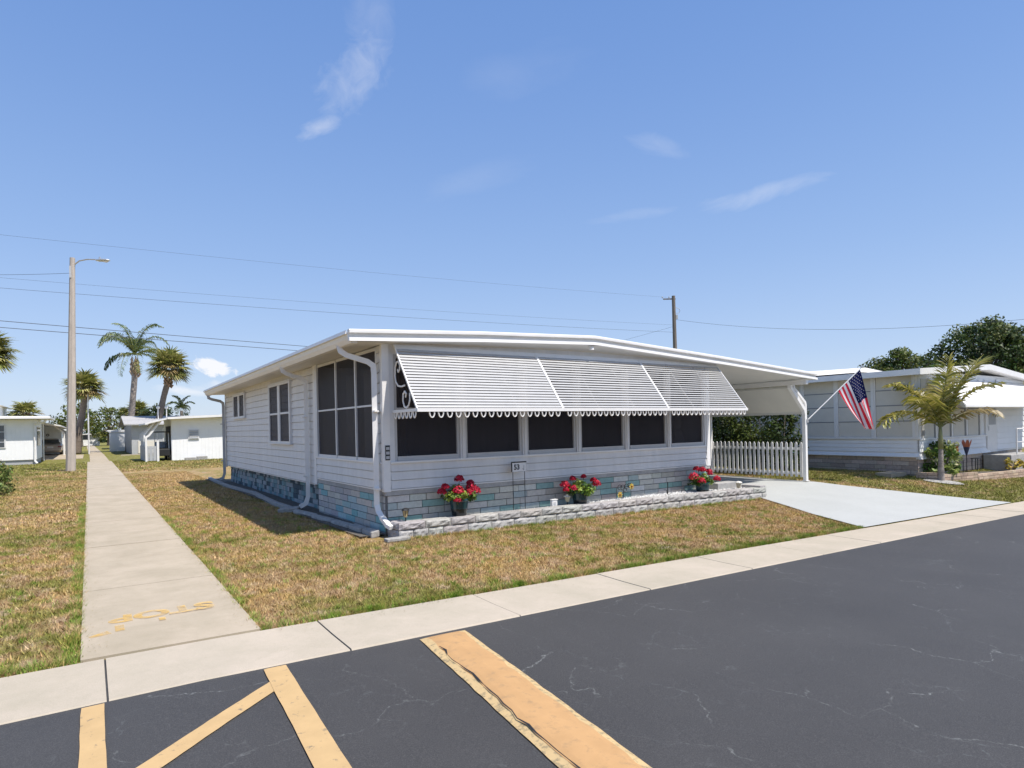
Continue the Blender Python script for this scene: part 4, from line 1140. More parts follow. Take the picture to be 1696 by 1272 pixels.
# garden ornaments on the neighbour's bed
def metal_flower(loc, lab, h, kind):
    t = thing('metal_flower', lab, 'garden ornament', loc); x, y, z = loc
    s = MB(); s.tube([(x, y, z - .05), (x, y, z + h * .8)], .012, 6); part('stem', s, M['black'], t)
    f = MB()
    if kind == 'round':
        for r, n_, c_ in ((.17, 9, (.60, .14, .05)), (.10, 7, (.72, .30, .08))):
            for i in range(n_):
                a = 6.283 * i / n_; f.add([(x, y - .02 - (.17 - r) * .3, z + h), (x + r * .7 * math.cos(a - .35), y - .05 - (.17 - r) * .3, z + h + r * .7 * math.sin(a - .35)), (x + r * math.cos(a), y - .03 - (.17 - r) * .3, z + h + r * math.sin(a)), (x + r * .7 * math.cos(a + .35), y - .05 - (.17 - r) * .3, z + h + r * .7 * math.sin(a + .35))], [(0, 1, 2, 3)], 0, c_)
    else:
        f.lathe((x, y, z + h - .35), [(.015, 0), (.05, .12), (.09, .28)], 8, 0, [(.05, .06, .12)] * 2)
        for i in range(7):
            a = 6.283 * i / 7; c, s_ = math.cos(a), math.sin(a)
            f.add([(x + .07 * math.cos(a - .5), y + .07 * math.sin(a - .5), z + h - .12), (x + .07 * math.cos(a + .5), y + .07 * math.sin(a + .5), z + h - .12), (x + .13 * math.cos(a + .3), y + .13 * math.sin(a + .3), z + h + .08), (x + .15 * c, y + .15 * s_, z + h + .18), (x + .13 * math.cos(a - .3), y + .13 * math.sin(a - .3), z + h + .08)], [(0, 1, 2, 3, 4)], 0, (.55, .17, .09))
    part('bloom', f, M['petal'], t)
metal_flower((22.15, 8.0, -.03), 'round orange metal flower on a stake beside the young palm', .66, 'round')
metal_flower((23.0, 8.0, -.03), 'red tulip shaped metal flower on a dark cone beside the neighbour wall', .78, 'tulip')
def yard_stool(x, lab):
    t = thing('plant_stand', lab, 'plant stand', (x, 7.95, -.05)); s = MB()
    for dx in (-.14, .14):
        s.tube([(x + dx, 7.9, -.08), (x + dx, 7.9, .28)], .014, 5); s.tube([(x + dx, 8.05, -.08), (x + dx, 8.05, .28)], .014, 5)
    part('leg', s, M['black'], t); s = MB(); s.box(x - .17, x + .17, 7.87, 8.08, .281, .30); part('top', s, M['black'], t)
yard_stool(22.3, 'black metal plant stand below the orange metal flower'); yard_stool(23.7, 'black metal plant stand right of the tulip shaped metal flower')
def shrub(name, loc, lab, w, h, n, per, size, cols, cat='shrub', group=None):
    t = thing(name, lab, cat, loc, group); x, y, z = loc; cl = []
    for i in range(n):
        a = R_.uniform(0, 6.28); q = R_.uniform(0, 1) ** .5 * w; zz = R_.uniform(.12, 1) * h * (1 - .35 * (q / w) ** 2)
        cl.append((x + math.cos(a) * q, y + math.sin(a) * q, z + zz, min(w, h) * R_.uniform(.18, .32)))
    P, C = clumps(cl, per, size, cols, .9, .4)
    part('foliage', np_mesh('foliage', P, 4, M['leaf'], loc, C), M['leaf'], t)
    s = MB()
    for i in range(6):
        a = R_.uniform(0, 6.28); s.tube([(x, y, z - .05), (x + math.cos(a) * w * .3, y + math.sin(a) * w * .3, z + h * .4), (x + math.cos(a) * w * .6, y + math.sin(a) * w * .6, z + h * .75)], [.025, .016, .008], 5)
    part('stem', s, M['bark'], t)
shrub('leafy_shrub', (21.05, 7.95, -.08), 'green and cream variegated shrub at the corner of the neighbouring house', .46, 1.12, 60, 1500, .06, [(.13, .22, .04), (.08, .14, .025), (.28, .35, .09), (.40, .44, .2)])
shrub('yellow_plant', (25.1, 7.4, -.1), 'low yellow leaved plant in the stone bordered bed beside the steps', .4, .34, 14, 900, .06, [(.50, .38, .05), (.40, .34, .06)])
shrub('yellow_plant', (26.2, 7.1, -.12), 'low golden ground plant in front of the steps at the right edge', .45, .3, 14, 900, .06, [(.45, .36, .05), (.30, .28, .05)])
shrub('round_bush', (-2.35, 22.6, 0), 'round dense green bush at the left edge beside the lawn', (.56), .92, 60, 2200, .04, [(.08, .13, .03), (.14, .19, .045), (.22, .25, .08)])
b = MB(); b.obox((-2.75, 21.6, .02), (.5, .25, 0), (-.06, .12, 0), (0, 0, .05))
solo('edging_stone', b, M['edge'], 'pale kerb stone in the grass in front of the round bush', 'edging', (-2.75, 21.6, 0), bevel=.02)

# ------------------------------------------------------------------ palms
def quads(lst): return np.array(lst, dtype=float)
def pinnate(base, az, el, L, droop, nl=34, ll=.5, w=.022, keel=.6, tipdroop=.35, seed=0, cols=((.16, .19, .05),), side_up=.3):
    """one feather frond: rachis curve and leaflets; returns quads, colours, rachis path"""
    rr = random.Random(seed)
    d = Vector((math.cos(az) * math.cos(el), math.sin(az) * math.cos(el), math.sin(el)))
    p = Vector(base); path = [p.copy()]; n = 18
    for i in range(n):
        p = p + d * (L / n); path.append(p.copy())
        d = (d + Vector((0, 0, -droop / n * (0.35 + 1.3 * i / n)))).normalized()
    Q = []; C = []
    for i in range(nl):
        f = .10 + .90 * i / (nl - 1); k = f * n; i0 = min(int(k), n - 1); pos = path[i0].lerp(path[i0 + 1], k - i0)
        tg = (path[i0 + 1] - path[i0]).normalized(); sd = tg.cross(Vector((0, 0, 1)))
        if sd.length < .05: sd = Vector((1, 0, 0))
        sd.normalize(); upv = sd.cross(tg)
        le = ll * (math.sin(math.pi * (.12 + .80 * f)) ** .6) * rr.uniform(.85, 1.12)
        for s in (-1, 1):
            dr = (sd * s * .82 + tg * keel + upv * side_up + Vector((rr.uniform(-.22, .22), rr.uniform(-.22, .22), rr.uniform(-.22, .22)))).normalized()
            wd = tg * w * .5 + upv * w * .45
            m1 = pos + dr * le * .5; d2 = (dr + Vector((0, 0, -tipdroop * 1.6))).normalized(); e = m1 + d2 * le * .5
            Q.append([pos - wd * .6, pos + wd * .6, m1 + wd, m1 - wd]); Q.append([m1 - wd, m1 + wd, e + wd * .12, e - wd * .12])
            c = np.array(cols[rr.randrange(len(cols))]) * rr.uniform(.7, 1.3); C += [c, c * rr.uniform(.9, 1.1)]
    return [[tuple(v) for v in q] for q in Q], C, path
def trunk(loc, pts, rads, m, seg=10, rings=0):
    s = MB(); P = [Vector(p) for p in pts]; path = []; rs = []
    n = 26
    for i in range(n + 1):
        k = i / n * (len(P) - 1); a = min(int(k), len(P) - 2); f = k - a
        path.append(tuple(P[a].lerp(P[a + 1], f))); r0 = rads[a] + (rads[a + 1] - rads[a]) * f
        rs.append(r0 * (1 + R_.uniform(-.05, .05)))
    s.tube(path, rs, seg); return s
def feather_palm(name, loc, lab, tpts, trads, top, fronds, shaft, grp=None, bark='palmbark', boots=None):
    t = thing(name, lab, 'palm tree', loc, grp)
    part('trunk', trunk(loc, tpts, trads, None), M[bark], t, smooth=True)
    if shaft:
        s = MB(); s.tube(shaft[0], shaft[1], 10, 0, shaft[2]); part('crownshaft', s, M['palmleaf'], t, smooth=True)
    if boots:
        s = MB()
        for i in range(26):
            a = i * 2.4; z = boots[0] + (boots[1] - boots[0]) * i / 26
            bx, by = tpts[-1][0], tpts[-1][1]; r = boots[2] * (1 - .3 * i / 26)
            s.tube([(bx + math.cos(a) * r * .6, by + math.sin(a) * r * .6, z - .15), (bx + math.cos(a) * r * 1.2, by + math.sin(a) * r * 1.2, z + .15), (bx + math.cos(a) * r * .75, by + math.sin(a) * r * .75, z + .6)], [.10, .09, .03], 5, 0, R_.choice([(.30, .20, .12), (.42, .33, .24), (.36, .28, .15)]))
        part('leaf_bases', s, M['stone'], t)
    for i, fr in enumerate(fronds):
        Q, C, path = pinnate(top, **fr, seed=i + 17)
        rch = MB(); n = len(path); r0 = fr['L'] * .012
        f = part('frond', np_mesh('frond', np.array(Q), 4, M['palmleaf'], loc, np.array(C)), M['palmleaf'], t)
        rch.tube([tuple(p) for p in path], [r0 * (1 - .85 * k / n) for k in range(n)], 5, 0, (.20, .21, .07))
        part('rachis', rch, M['palmleaf'], f)
# young palm in front of the neighbour: fronds arranged as in the photograph (screen right = +x -y)
g = gz(20.2, 7.66); A_R = math.atan2(-.566, .824); A_L = A_R + math.pi
yc = ((.34, .325, .06), (.44, .39, .09), (.22, .23, .045), (.56, .48, .18))
feather_palm('young_palm', (20.2, 7.66, g), 'young palm with a few arching yellow green fronds in the lawn beside the driveway',
    [(20.2, 7.66, g - .05), (20.2, 7.66, g + .5), (20.19, 7.65, g + .95)], [.10, .068, .055], (20.19, 7.65, g + 1.55),
    [dict(az=A_L + .1, el=rad(38), L=2.0, droop=1.9, nl=52, ll=.56, w=.036, cols=yc, keel=.45, tipdroop=.5, side_up=.05),
     dict(az=A_L - .25, el=rad(66), L=1.9, droop=1.75, nl=56, ll=.66, w=.036, cols=yc, keel=.5, tipdroop=.35, side_up=.25),
     dict(az=A_L + 1.2, el=rad(72), L=1.7, droop=1.3, nl=36, ll=.5, w=.036, cols=yc, keel=.5, tipdroop=.3),
     dict(az=A_R - .1, el=rad(70), L=2.3, droop=1.35, nl=60, ll=.74, w=.036, cols=yc, keel=.6, tipdroop=.25, side_up=.35),
     dict(az=A_R + .1, el=rad(34), L=2.0, droop=1.35, nl=38, ll=.42, w=.036, cols=((.30, .22, .08), (.22, .19, .05), (.36, .28, .14)), keel=.4, tipdroop=.5, side_up=.1),
     dict(az=A_R + 1.5, el=rad(60), L=1.6, droop=1.5, nl=34, ll=.45, w=.036, cols=yc, keel=.5, tipdroop=.3),
     dict(az=A_L + .5, el=rad(58), L=1.75, droop=2.0, nl=44, ll=.6, w=.036, cols=yc, keel=.4, tipdroop=.6, side_up=.1),
     dict(az=A_R - .5, el=rad(62), L=1.9, droop=1.6, nl=44, ll=.6, w=.036, cols=yc, keel=.5, tipdroop=.4, side_up=.2),
     dict(az=A_R - .9, el=rad(74), L=1.8, droop=1.5, nl=48, ll=.6, w=.036, cols=yc, keel=.5, tipdroop=.4, side_up=.25),
     dict(az=A_L - .8, el=rad(70), L=1.7, droop=1.9, nl=48, ll=.62, w=.036, cols=yc, keel=.45, tipdroop=.5, side_up=.15),
     dict(az=A_R + .25, el=rad(82), L=2.05, droop=.75, nl=40, ll=.5, w=.036, cols=yc, keel=.75, tipdroop=.15, side_up=.4)],
    ([(20.19, 7.65, g + .93), (20.19, 7.65, g + 1.2), (20.19, 7.65, g + 1.62)], [.066, .062, .03], (.30, .30, .13)))
m_ = MB(); n = 16
m_.add([(20.2, 7.66, g + .03)] + [(20.2 + .55 * math.cos(6.283 * i / n) * R_.uniform(.75, 1.2), 7.66 + .5 * math.sin(6.283 * i / n) * R_.uniform(.7, 1.2), 0) for i in range(n)], [(0, 1 + i, 1 + (i + 1) % n) for i in range(n)])
m_.V = [(x, y, gz(x, y) + .012 + (.03 if k == 0 else 0)) for k, (x, y, z) in enumerate(m_.V)]
struct('bare_soil', m_, M['edge'])

qc = ((.10, .145, .04), (.15, .19, .05), (.24, .26, .08), (.08, .12, .045))
q0 = Vector((3.16, 69.7, 0)); qt = Vector((3.8, 69.3, 8.4))
qf = []
for i in range(14):
    qf.append(dict(az=i * 2.399, el=rad(R_.choice((78, 66, 58, 45, 30, 8))), L=R_.uniform(3.5, 4.3), droop=R_.uniform(2.4, 3.3), nl=40, ll=.7, w=.055, cols=qc, keel=.35, tipdroop=.8, side_up=.15))
qf += [dict(az=A_L, el=rad(58), L=4.3, droop=2.6, nl=48, ll=.8, w=.055, cols=qc, keel=.35, tipdroop=.9, side_up=.1),
       dict(az=A_L + .2, el=rad(12), L=3.3, droop=2.4, nl=44, ll=.7, w=.09, cols=((.05, .08, .03), (.07, .10, .035)), keel=.35, tipdroop=.9, side_up=.0),
       dict(az=A_R, el=rad(75), L=3.8, droop=2.1, nl=46, ll=.75, w=.055, cols=qc, keel=.4, tipdroop=.7, side_up=.1),
       dict(az=A_R + .2, el=rad(28), L=3.6, droop=2.0, nl=46, ll=.75, w=.09, cols=((.2, .21, .06), (.14, .16, .04)), keel=.4, tipdroop=.8, side_up=.1)]
feather_palm('queen_palm', tuple(q0), 'tall feathery palm with a pale slender trunk beside the sidewalk in the distance', [tuple(q0), (3.4, 69.6, 3), (3.75, 69.35, 7.0), tuple(qt)], [.32, .28, .25, .30], tuple(qt + Vector((0, 0, .9))), qf, None, boots=(7.3, 8.7, .36))

def fan_palm(loc, lab, tpts, trads, crown, cr, nleaf, grp, dead=.25, seed=1, cols=((.26, .26, .065), (.17, .19, .05), (.38, .35, .13))):
    rr = random.Random(seed); t = thing('fan_palm', lab, 'palm tree', loc, grp)
    part('trunk', trunk(loc, tpts, trads, None), M['darkbark'], t, smooth=True)
    Q = []; C = []; pet = MB(); c0 = Vector(crown)
    for i in range(nleaf):
        az = i * 2.399 + rr.uniform(-.3, .3); el = math.asin(max(-.95, min(.98, 1 - 1.62 * (i + .5) / nleaf + rr.uniform(-.1, .1))))
        d = Vector((math.cos(az) * math.cos(el), math.sin(az) * math.cos(el), math.sin(el)))
        pl_ = cr * .45 * rr.uniform(.85, 1.15); hub = c0 + d * pl_ + Vector((0, 0, -.06 * cr))
        pet.tube([tuple(c0 + d * cr * .06), tuple(c0 + d * pl_ * .6 + Vector((0, 0, .03 * cr))), tuple(hub)], [cr * .016, cr * .011, cr * .008], 4, 0, (.2, .19, .06))
        sd = d.cross(Vector((0, 0, 1))); sd = sd.normalized() if sd.length > .05 else Vector((1, 0, 0)); upv = sd.cross(d)
        old = rr.random() < dead and el < .2
        for k in range(20):
            th = (k / 19 - .5) * math.pi * 1.35
            dr = (d * math.cos(th) + sd * math.sin(th) + upv * (.22 * abs(math.sin(th)) - .05 + rr.uniform(-.08, .08))).normalized()
            ln = cr * .56 * (1 - .22 * abs(th) / 2) * rr.uniform(.85, 1.1); wv = (dr.cross(upv)).normalized() * cr * .037
            m1 = hub + dr * ln * .55; e = m1 + (dr + Vector((0, 0, -.28 - .5 * rr.random()))).normalized() * ln * .5
            Q.append([tuple(hub - wv * .15), tuple(hub + wv * .15), tuple(m1 + wv), tuple(m1 - wv)]); Q.append([tuple(m1 - wv), tuple(m1 + wv), tuple(e + wv * .1), tuple(e - wv * .1)])
            c = np.array((.26, .19, .08) if old else cols[rr.randrange(len(cols))]) * rr.uniform(.75, 1.3); C += [c, c]
    cw = part('crown', np_mesh('crown', np.array(Q), 4, M['palmleaf'], loc, np.array(C)), M['palmleaf'], t)
    part('leaf_stalks', pet, M['palmleaf'], cw)
    bt = MB(); tp = Vector(tpts[-1])
    for i in range(22):
        a = i * 2.4; z = -.9 + 1.3 * i / 22; r = trads[-1] * 1.05
        bt.tube([(tp.x + math.cos(a) * r * .7, tp.y + math.sin(a) * r * .7, tp.z + z * cr * .35), (tp.x + math.cos(a) * r * 1.5, tp.y + math.sin(a) * r * 1.5, tp.z + (z + .35) * cr * .35)], [cr * .05, cr * .03], 5, 0, R_.choice([(.30, .19, .12), (.40, .30, .20), (.24, .15, .10)]))
    part('leaf_bases', bt, M['stone'], t)
FG = 'fan palms beyond the houses'
fan_palm((-.84, 67.2, 0), 'fan palm behind the street lamp with a thick dark trunk', [(-.9, 67.2, 0), (-.75, 67.1, 1.6), (-.35, 66.9, 4), (-.2, 66.8, 5.4)], [.36, .30, .26, .26], (-.2, 66.8, 5.9), 2.0, 44, FG, .25, 2)
fan_palm((4.9, 62.5, 0), 'leaning fan palm just right of the tall feathery palm', [(4.7, 63.2, 0), (5.0, 63.0, 2), (5.6, 62.8, 5), (5.95, 62.6, 6.4)], [.31, .27, .24, .24], (6.05, 62.55, 7.6), 2.1, 48, FG, .3, 3)
fan_palm((-6.3, 59, 0), 'fan palm cut off by the left edge of the photo, high above the left house', [(-6.3, 59, 0), (-6.2, 59, 4), (-6.1, 58.9, 7.2)], [.33, .28, .26], (-6.1, 58.9, 7.8), 2.3, 50, FG, .15, 4)
fan_palm((-5.9, 89, 0), 'small distant fan palm showing above the roof of the left house', [(-5.9, 89, 0), (-5.9, 89, 2.5), (-5.85, 89, 4)], [.4, .32, .3], (-5.85, 89, 4.4), 1.9, 32, FG, .2, 5)
fan_palm((6.6, 116, 0), 'distant fan palm above the grey roofed house', [(6.6, 116, 0), (6.6, 116, 3), (6.6, 116, 5)], [.4, .3, .3], (6.6, 116, 5.6), 2.2, 32, FG, .1, 6)
fan_palm((2.9, 114, 0), 'distant fan palm left of the tall feathery palm trunk above the grey house', [(4.7, 118, 0), (4.7, 118, 3), (4.7, 118, 4.4)], [.4, .3, .3], (4.7, 118, 4.9), 1.6, 28, FG, .1, 8)
feather_palm('feather_palm', (10.0, 90.2, 0), 'small far feathery palm above the white shed roof', [(10, 90.2, 0), (10, 90.2, 2.5), (10, 90.2, 4.6)], [.25, .2, .18], (10, 90.2, 5.0),
    [dict(az=i * 2.399, el=rad((75, 50, 25, 5)[i % 4]), L=1.9, droop=2.0, nl=24, ll=.55, w=.09, cols=((.06, .09, .03), (.10, .12, .04)), keel=.4, tipdroop=.7) for i in range(13)], None)

# ------------------------------------------------------------------ broadleaf trees
def tree(loc, lab, h, w, nclump, per, size, cols, grp, squash=.75, low=.35, cr=(.16, .26), airy=False):
    t = thing('broadleaf_tree', lab, 'tree', loc, grp); x, y, z = loc; cl = []; s = MB()
    s.tube([(x, y, z - .2), (x + R_.uniform(-.1, .1), y, z + h * .25), (x + R_.uniform(-.3, .3), y, z + h * .5)], [h * .045, h * .033, h * .022], 8)
    for i in range(nclump):
        a = R_.uniform(0, 6.28); v = R_.uniform(-.75, 1); q = math.sqrt(max(0, 1 - v * v)) * R_.uniform(.45, 1)
        c = (x + math.cos(a) * q * w, y + math.sin(a) * q * w, z + h * (low + 1) / 2 + v * h * (1 - low) / 2 * R_.uniform(.75, 1))
        cl.append((*c, w * R_.uniform(*cr)))
        if i % 3 == 0:
            b0 = (x + R_.uniform(-.1, .1), y, z + h * R_.uniform(.25, .48)); md = tuple(b0[k] * .45 + c[k] * .55 + (h * .03 if k == 2 else R_.uniform(-.2, .2)) for k in range(3))
            s.tube([b0, md, c], [h * .016, h * .010, h * .004], 5)
    part('trunk', s, M['bark'], t)
    P, C = clumps(cl, per, size, cols, squash, .35)
    part('crown', np_mesh('crown', P, 4, M['leaf'], loc, C), M['leaf'], t)
TG = 'broadleaf trees beyond the houses'
G1 = [(.05, .085, .02), (.085, .12, .03), (.13, .155, .04)]; G2 = [(.10, .13, .025), (.15, .17, .04), (.19, .19, .05)]; G3 = [(.03, .055, .02), (.05, .075, .025), (.075, .10, .035)]
tree((49.2, 21.0, -.3), 'rounded green tree left of the taller tree above the neighbouring house', 6.9, 2.6, 70, 240, .12, G1 + G2[:1], TG, cr=(.2, .33))
tree((54.6, 17.6, -.3), 'tall open dark tree rising above the neighbouring house at the right', 8.9, 3.7, 130, 240, .12, G3 + G1, TG, cr=(.16, .27), low=.25)
tree((57.5, 14.6, -.3), 'dark tree cut off by the right edge of the photo behind the neighbouring house', 7.6, 2.8, 90, 240, .12, G3, TG, cr=(.16, .28))
tree((52.3, 23.5, -.3), 'lower tree between the rounded tree and the tall open tree at right', 6.2, 2.4, 50, 240, .12, G1, TG, cr=(.2, .32))
tree((-.9, 112, 0), 'yellow green tree right behind the street lamp and fan palm', 6.4, 3.2, 44, 60, .2, G2, TG, cr=(.2, .33), low=.1)
tree((2.6, 116, 0), 'feathery tree at the far end of the sidewalk', 6.2, 2.8, 44, 60, .2, G2 + G1, TG, cr=(.18, .3), low=.05)
tree((-2.9, 118, 0), 'small light green tree beyond the carport of the left house', 4.6, 1.8, 30, 80, .18, G2 + G1, TG, cr=(.2, .33), low=.1)
tree((9.2, 114, 0), 'round dark green tree beyond the grey roofed house', 6.3, 3.0, 50, 80, .2, G3, TG, cr=(.22, .33), low=.2)
tree((12.2, 112, 0), 'lower dark tree partly hidden behind the white shed roof', 4.8, 2.2, 30, 70, .2, G3 + G1, TG, cr=(.2, .33), low=.2)
tree((-8.2, 92, 0), 'green bushy tree above the left house roof near the left edge', 4.6, 2.0, 34, 90, .18, G1, TG, cr=(.2, .33), low=.1)
tree((-4.9, 113, 0), 'tiny treetop poking above the carport of the left house', 5.1, 1.0, 16, 160, .15, G3, TG, cr=(.25, .4), low=.2)
# far wood closing the view
cl = []
for i in range(420):
    a = rad(-32 + 150 * i / 420); dd = R_.uniform(150, 210); hh = R_.uniform(1.2, 3.6)
    cl.append((dd * math.sin(a), dd * math.cos(a), hh * R_.uniform(.4, 1), R_.uniform(1.4, 2.6)))
P, C = clumps(cl, 26, .38, G1 + G3, .8, .3)
struct('far_wood', np_mesh('far_wood', P, 4, M['leaf'], cols=C), M['leaf'], 'stuff')

# ------------------------------------------------------------------ lamp pole, utility pole, wires
t = thing('street_lamp', 'tall tapered concrete street lamp beside the sidewalk', 'street lamp', (-.71, 35.28, 0))
s = MB(); s.tube([(-.71, 35.28, -.2), (-.60, 35.22, 4), (-.47, 35.1, 9.9)], [.20, .165, .105], 8); part('pole', s, M['concretepole'], t)
s = MB(); s.tube([(-.45, 35.1, 9.35), (-.38, 35.05, 9.6), (-.2, 34.93, 9.76), (.1, 34.72, 9.82), (.42, 34.5, 9.80)], .03, 6); part('arm', s, M['steel'], t)
s = MB(); dX = Vector((.824, -.566, -.03)); c = Vector((.68, 34.32, 9.76)); sd = Vector((.566, .824, 0))
secs = [(-.30, .05, .04), (-.15, .10, .07), (.05, .14, .075), (.25, .12, .05), (.34, .05, .025)]
vs = []
for u, w_, h_ in secs:
    for j in range(8):
        a = 6.283 * j / 8; vs.append(c + dX * u + sd * w_ * math.cos(a) + Vector((0, 0, h_ * math.sin(a))))
s.add(vs, [(i * 8 + j, i * 8 + (j + 1) % 8, (i + 1) * 8 + (j + 1) % 8, (i + 1) * 8 + j) for i in range(4) for j in range(8)] + [tuple(range(8)), tuple(range(32, 40))])
s.lathe((c.x - .1, c.y + .07, c.z + .06), [(.04, 0), (.04, .09), (0, .1)], 8)
hd = part('lamp_head', s, M['steel'], t)
s = MB(); s.lathe((c.x + .12, c.y - .08, c.z - .10), [(0, 0), (.09, .015), (.11, .05)], 10); part('lens', s, M['frame_white'], hd)
s = MB(); s.box(-.6, -.52, 35.0, 35.08, 8.95, 9.5); part('fuse_box', s, M['greywall'], t)

t = thing('utility_pole', 'weathered wooden utility pole rising behind the ridge of the house', 'utility pole', (43.4, 37.1, 0))
ux, uy = 43.4, 37.1; UH = 13.0
s = MB(); s.tube([(ux, uy, -.3), (ux - .05, uy, 6), (ux - .15, uy, UH)], [.22, .19, .15], 8); part('pole', s, M['wood'], t)
s = MB(); s.obox((ux - .35, uy + .3, UH - .25), Rv * .55, (0, 0, .05), Fv * .05); part('crossarm', s, M['wood'], t)
s = MB()
for q in (-1.0, -.4): 
    pz = Vector((ux - .15, uy, UH - .2)) + Rv * q; s.lathe(tuple(pz), [(.03, 0), (.05, .06), (.05, .12), (.02, .16), (0, .17)], 8)
part('insulator', s, M['greywall'], t)
s = MB(); s.tube([tuple(Vector((ux - .1, uy, UH - 1.0 - .16 * k)) + Rv * (.25 + .28 * math.sin(k * .75)) * (1 if 0 < k < 4 else .3)) for k in range(6)], .02, 5)
s.obox((ux + .05, uy - .15, UH - 1.9), Rv * .08, (0, 0, .18), Fv * .08)
part('fitting', s, M['greywall'], t)
def wire(a, b, sag, r, lab, ext=1.0):
    a = Vector(a); b = Vector(b); a2 = b + (a - b) * ext; m_ = MB(); n = 40
    m_.tube([tuple(a2.lerp(b, i / n) - Vector((0, 0, sag * 4 * (i / n) * (1 - i / n)))) for i in range(n + 1)], r, 4, up=(0, .02, 1))
    solo('overhead_wire', m_, M['wire'], lab, 'wire', tuple(b), 'overhead wires across the sky')
UT = Vector((ux - .15, uy, UH))
wire((-3.37, 38.7, 11.75), UT + Vector((-.5, .4, -.1)), .35, .005, 'highest faint overhead wire, running from upper left to the top of the utility pole', 1.35)
wire((-4.1, 46.5, 11.2), (ux - .1, uy, 10.4), .35, .006, 'faint overhead wire just above its closest parallel, second from the top at left', 1.3)
wire((-4.1, 46.5, 10.6), (ux - .1, uy, 9.75), .35, .009, 'faint overhead wire just below its closest parallel, third from the top at left', 1.3)
wire((-5.05, 56.85, 10.04), (62, 68.4, 9.95), .15, .022, 'upper of the two dark overhead wires crossing behind the tall feathery palm', 1.25)
wire((-5.05, 56.85, 9.57), (62, 68.4, 9.45), .15, .022, 'lower of the two dark overhead wires crossing behind the tall feathery palm', 1.25)
wire((-8, 42, 9.85), (-.55, 35.2, 9.2), .12, .008, 'short overhead wire tied to the top of the concrete street lamp', 1.0)
wire((45.1, 12.7, 8.0), (ux - .05, uy, 10.9), 1.15, .010, 'overhead wire sagging from the utility pole toward the right edge', 1.25)
wire((36, 46, 8.0), (ux - .1, uy, 10.3), .1, .008, 'short guy wire slanting down from the utility pole behind the roof ridge', 1.0)

# thin light post behind the fan palm
s = MB(); s.tube([(.02, 66, -.1), (.02, 66, 5.6)], [.07, .05], 6)
t = thing('lamp_post', 'thin pale post standing close behind the fan palm by the sidewalk', 'post', (.02, 66, 0)); part('pole', s, M['frame_white'], t)
s = MB(); s.lathe((.02, 66, 5.6), [(0, 0), (.10, .03), (.12, .12), (.05, .2), (0, .21)], 8); part('cap', s, M['frame_white'], t)

# ------------------------------------------------------------------ houses in the background, left
def slab(mb, x0, x1, y0, y1, z, th, ov=0):
    mb.box(x0, x1, y0, y1, z, z + th)
# left house
t = thing('left_house', 'pale blue white mobile home at the left edge with a long open carport', 'house', (-6, 56, 0))
w = MB(); w.box(-12, -2.55, 46.03, 51.6, .28, 2.66); w.box(-12, -5.6, 51.6, 78, .1, 2.6); w.box(-5.6, -2.2, 76, 78, .1, 2.6)
for i in range(46):
    x = -11.9 + i * .205
    if x < -2.6 and not (-6.05 < x < -3.95): w.box(x, x + .012, 46.018, 46.0299, .28, 2.66)
part('wall', w, M['bluewall'], t)
s = MB(); s.box(-11.95, -2.62, 46.1, 51.5, -.1, .2799); part('skirting', s, M['greywall'], t)
s = MB(); s.prism([(-13, 45.45, 2.82), (-1.85, 45.45, 2.70), (-1.85, 45.45, 2.82), (-13, 45.45, 2.95)], (0, 7, 0)); s.prism([(-13, 52.4501, 2.72), (-3.2, 52.4501, 2.62), (-1.55, 52.4501, 2.30), (-1.55, 52.4501, 2.38), (-3.2, 52.4501, 2.74), (-13, 52.4501, 2.86)], (0, 25, 0)); rr_ = part('roof', s, M['white'], t)
s = MB(); s.box(-13, -1.84, 45.40, 45.4495, 2.68, 2.78); part('gutter', s, M['white'], rr_)
f = MB(); f.box(-6.05, -3.95, 45.98, 46.029, 1.0, 2.35); wf = part('window', f, M['frame_white'], t)
g = MB()
for z0, z1 in ((1.06, 1.34), (1.38, 1.92), (1.96, 2.3)): g.box(-5.99, -4.01, 45.97, 45.9799, z0, z1)
part('pane', g, M['glass'], wf)
f = MB(); f.box(-2.549, -2.52, 46.6, 49.4, 1.1, 2.2); part('window', f, M['glass'], t)
s = MB(); s.tube([(-2.0, 45.6, 2.7), (-2.1, 45.7, 2.5), (-2.62, 45.95, 2.36), (-2.62, 45.95, .2), (-2.5, 45.8, .05)], .05, 6); part('downspout', s, M['white'], t)
for y in (64.5, 70, 75.5):
    s = MB(); s.pipe([(-2.3, y, 2.45), (-1.75, y, 1.95), (-1.7, y, 1.8), (-1.7, y, .02)], .06, .06, up=(0, 1, 0)); part('carport_post', s, M['white'], t)
s = MB(); s.box(-2.49, -2.43, 51.3, 51.42, .02, 2.66); part('carport_post', s, M['white'], t)
s = MB(); s.lathe((-3.3, 75.98, 1.75), [(0, -.02), (.13, 0), (.13, .02)], 10); s.V = [(x, 75.99 - (z - 1.75), 1.75 + (y - 75.98)) for x, y, z in s.V]; part('wall_plaque', s, M['black'], t)
# house with a chimney like grey roof at the far left
t = thing('far_house', 'pinkish white house top with a small vent behind the left house at the edge', 'house', (-14, 88, 0))
w = MB(); w.box(-17, -7.75, 84, 92, 0, 5.0); part('wall', w, M['bluewall'], t); s = MB(); s.prism([(-17.5, 83.5, 4.95), (-12.5, 83.5, 6.4), (-7.35, 83.5, 4.95)], (0, 9, 0)); part('roof', s, M['shade'], t)

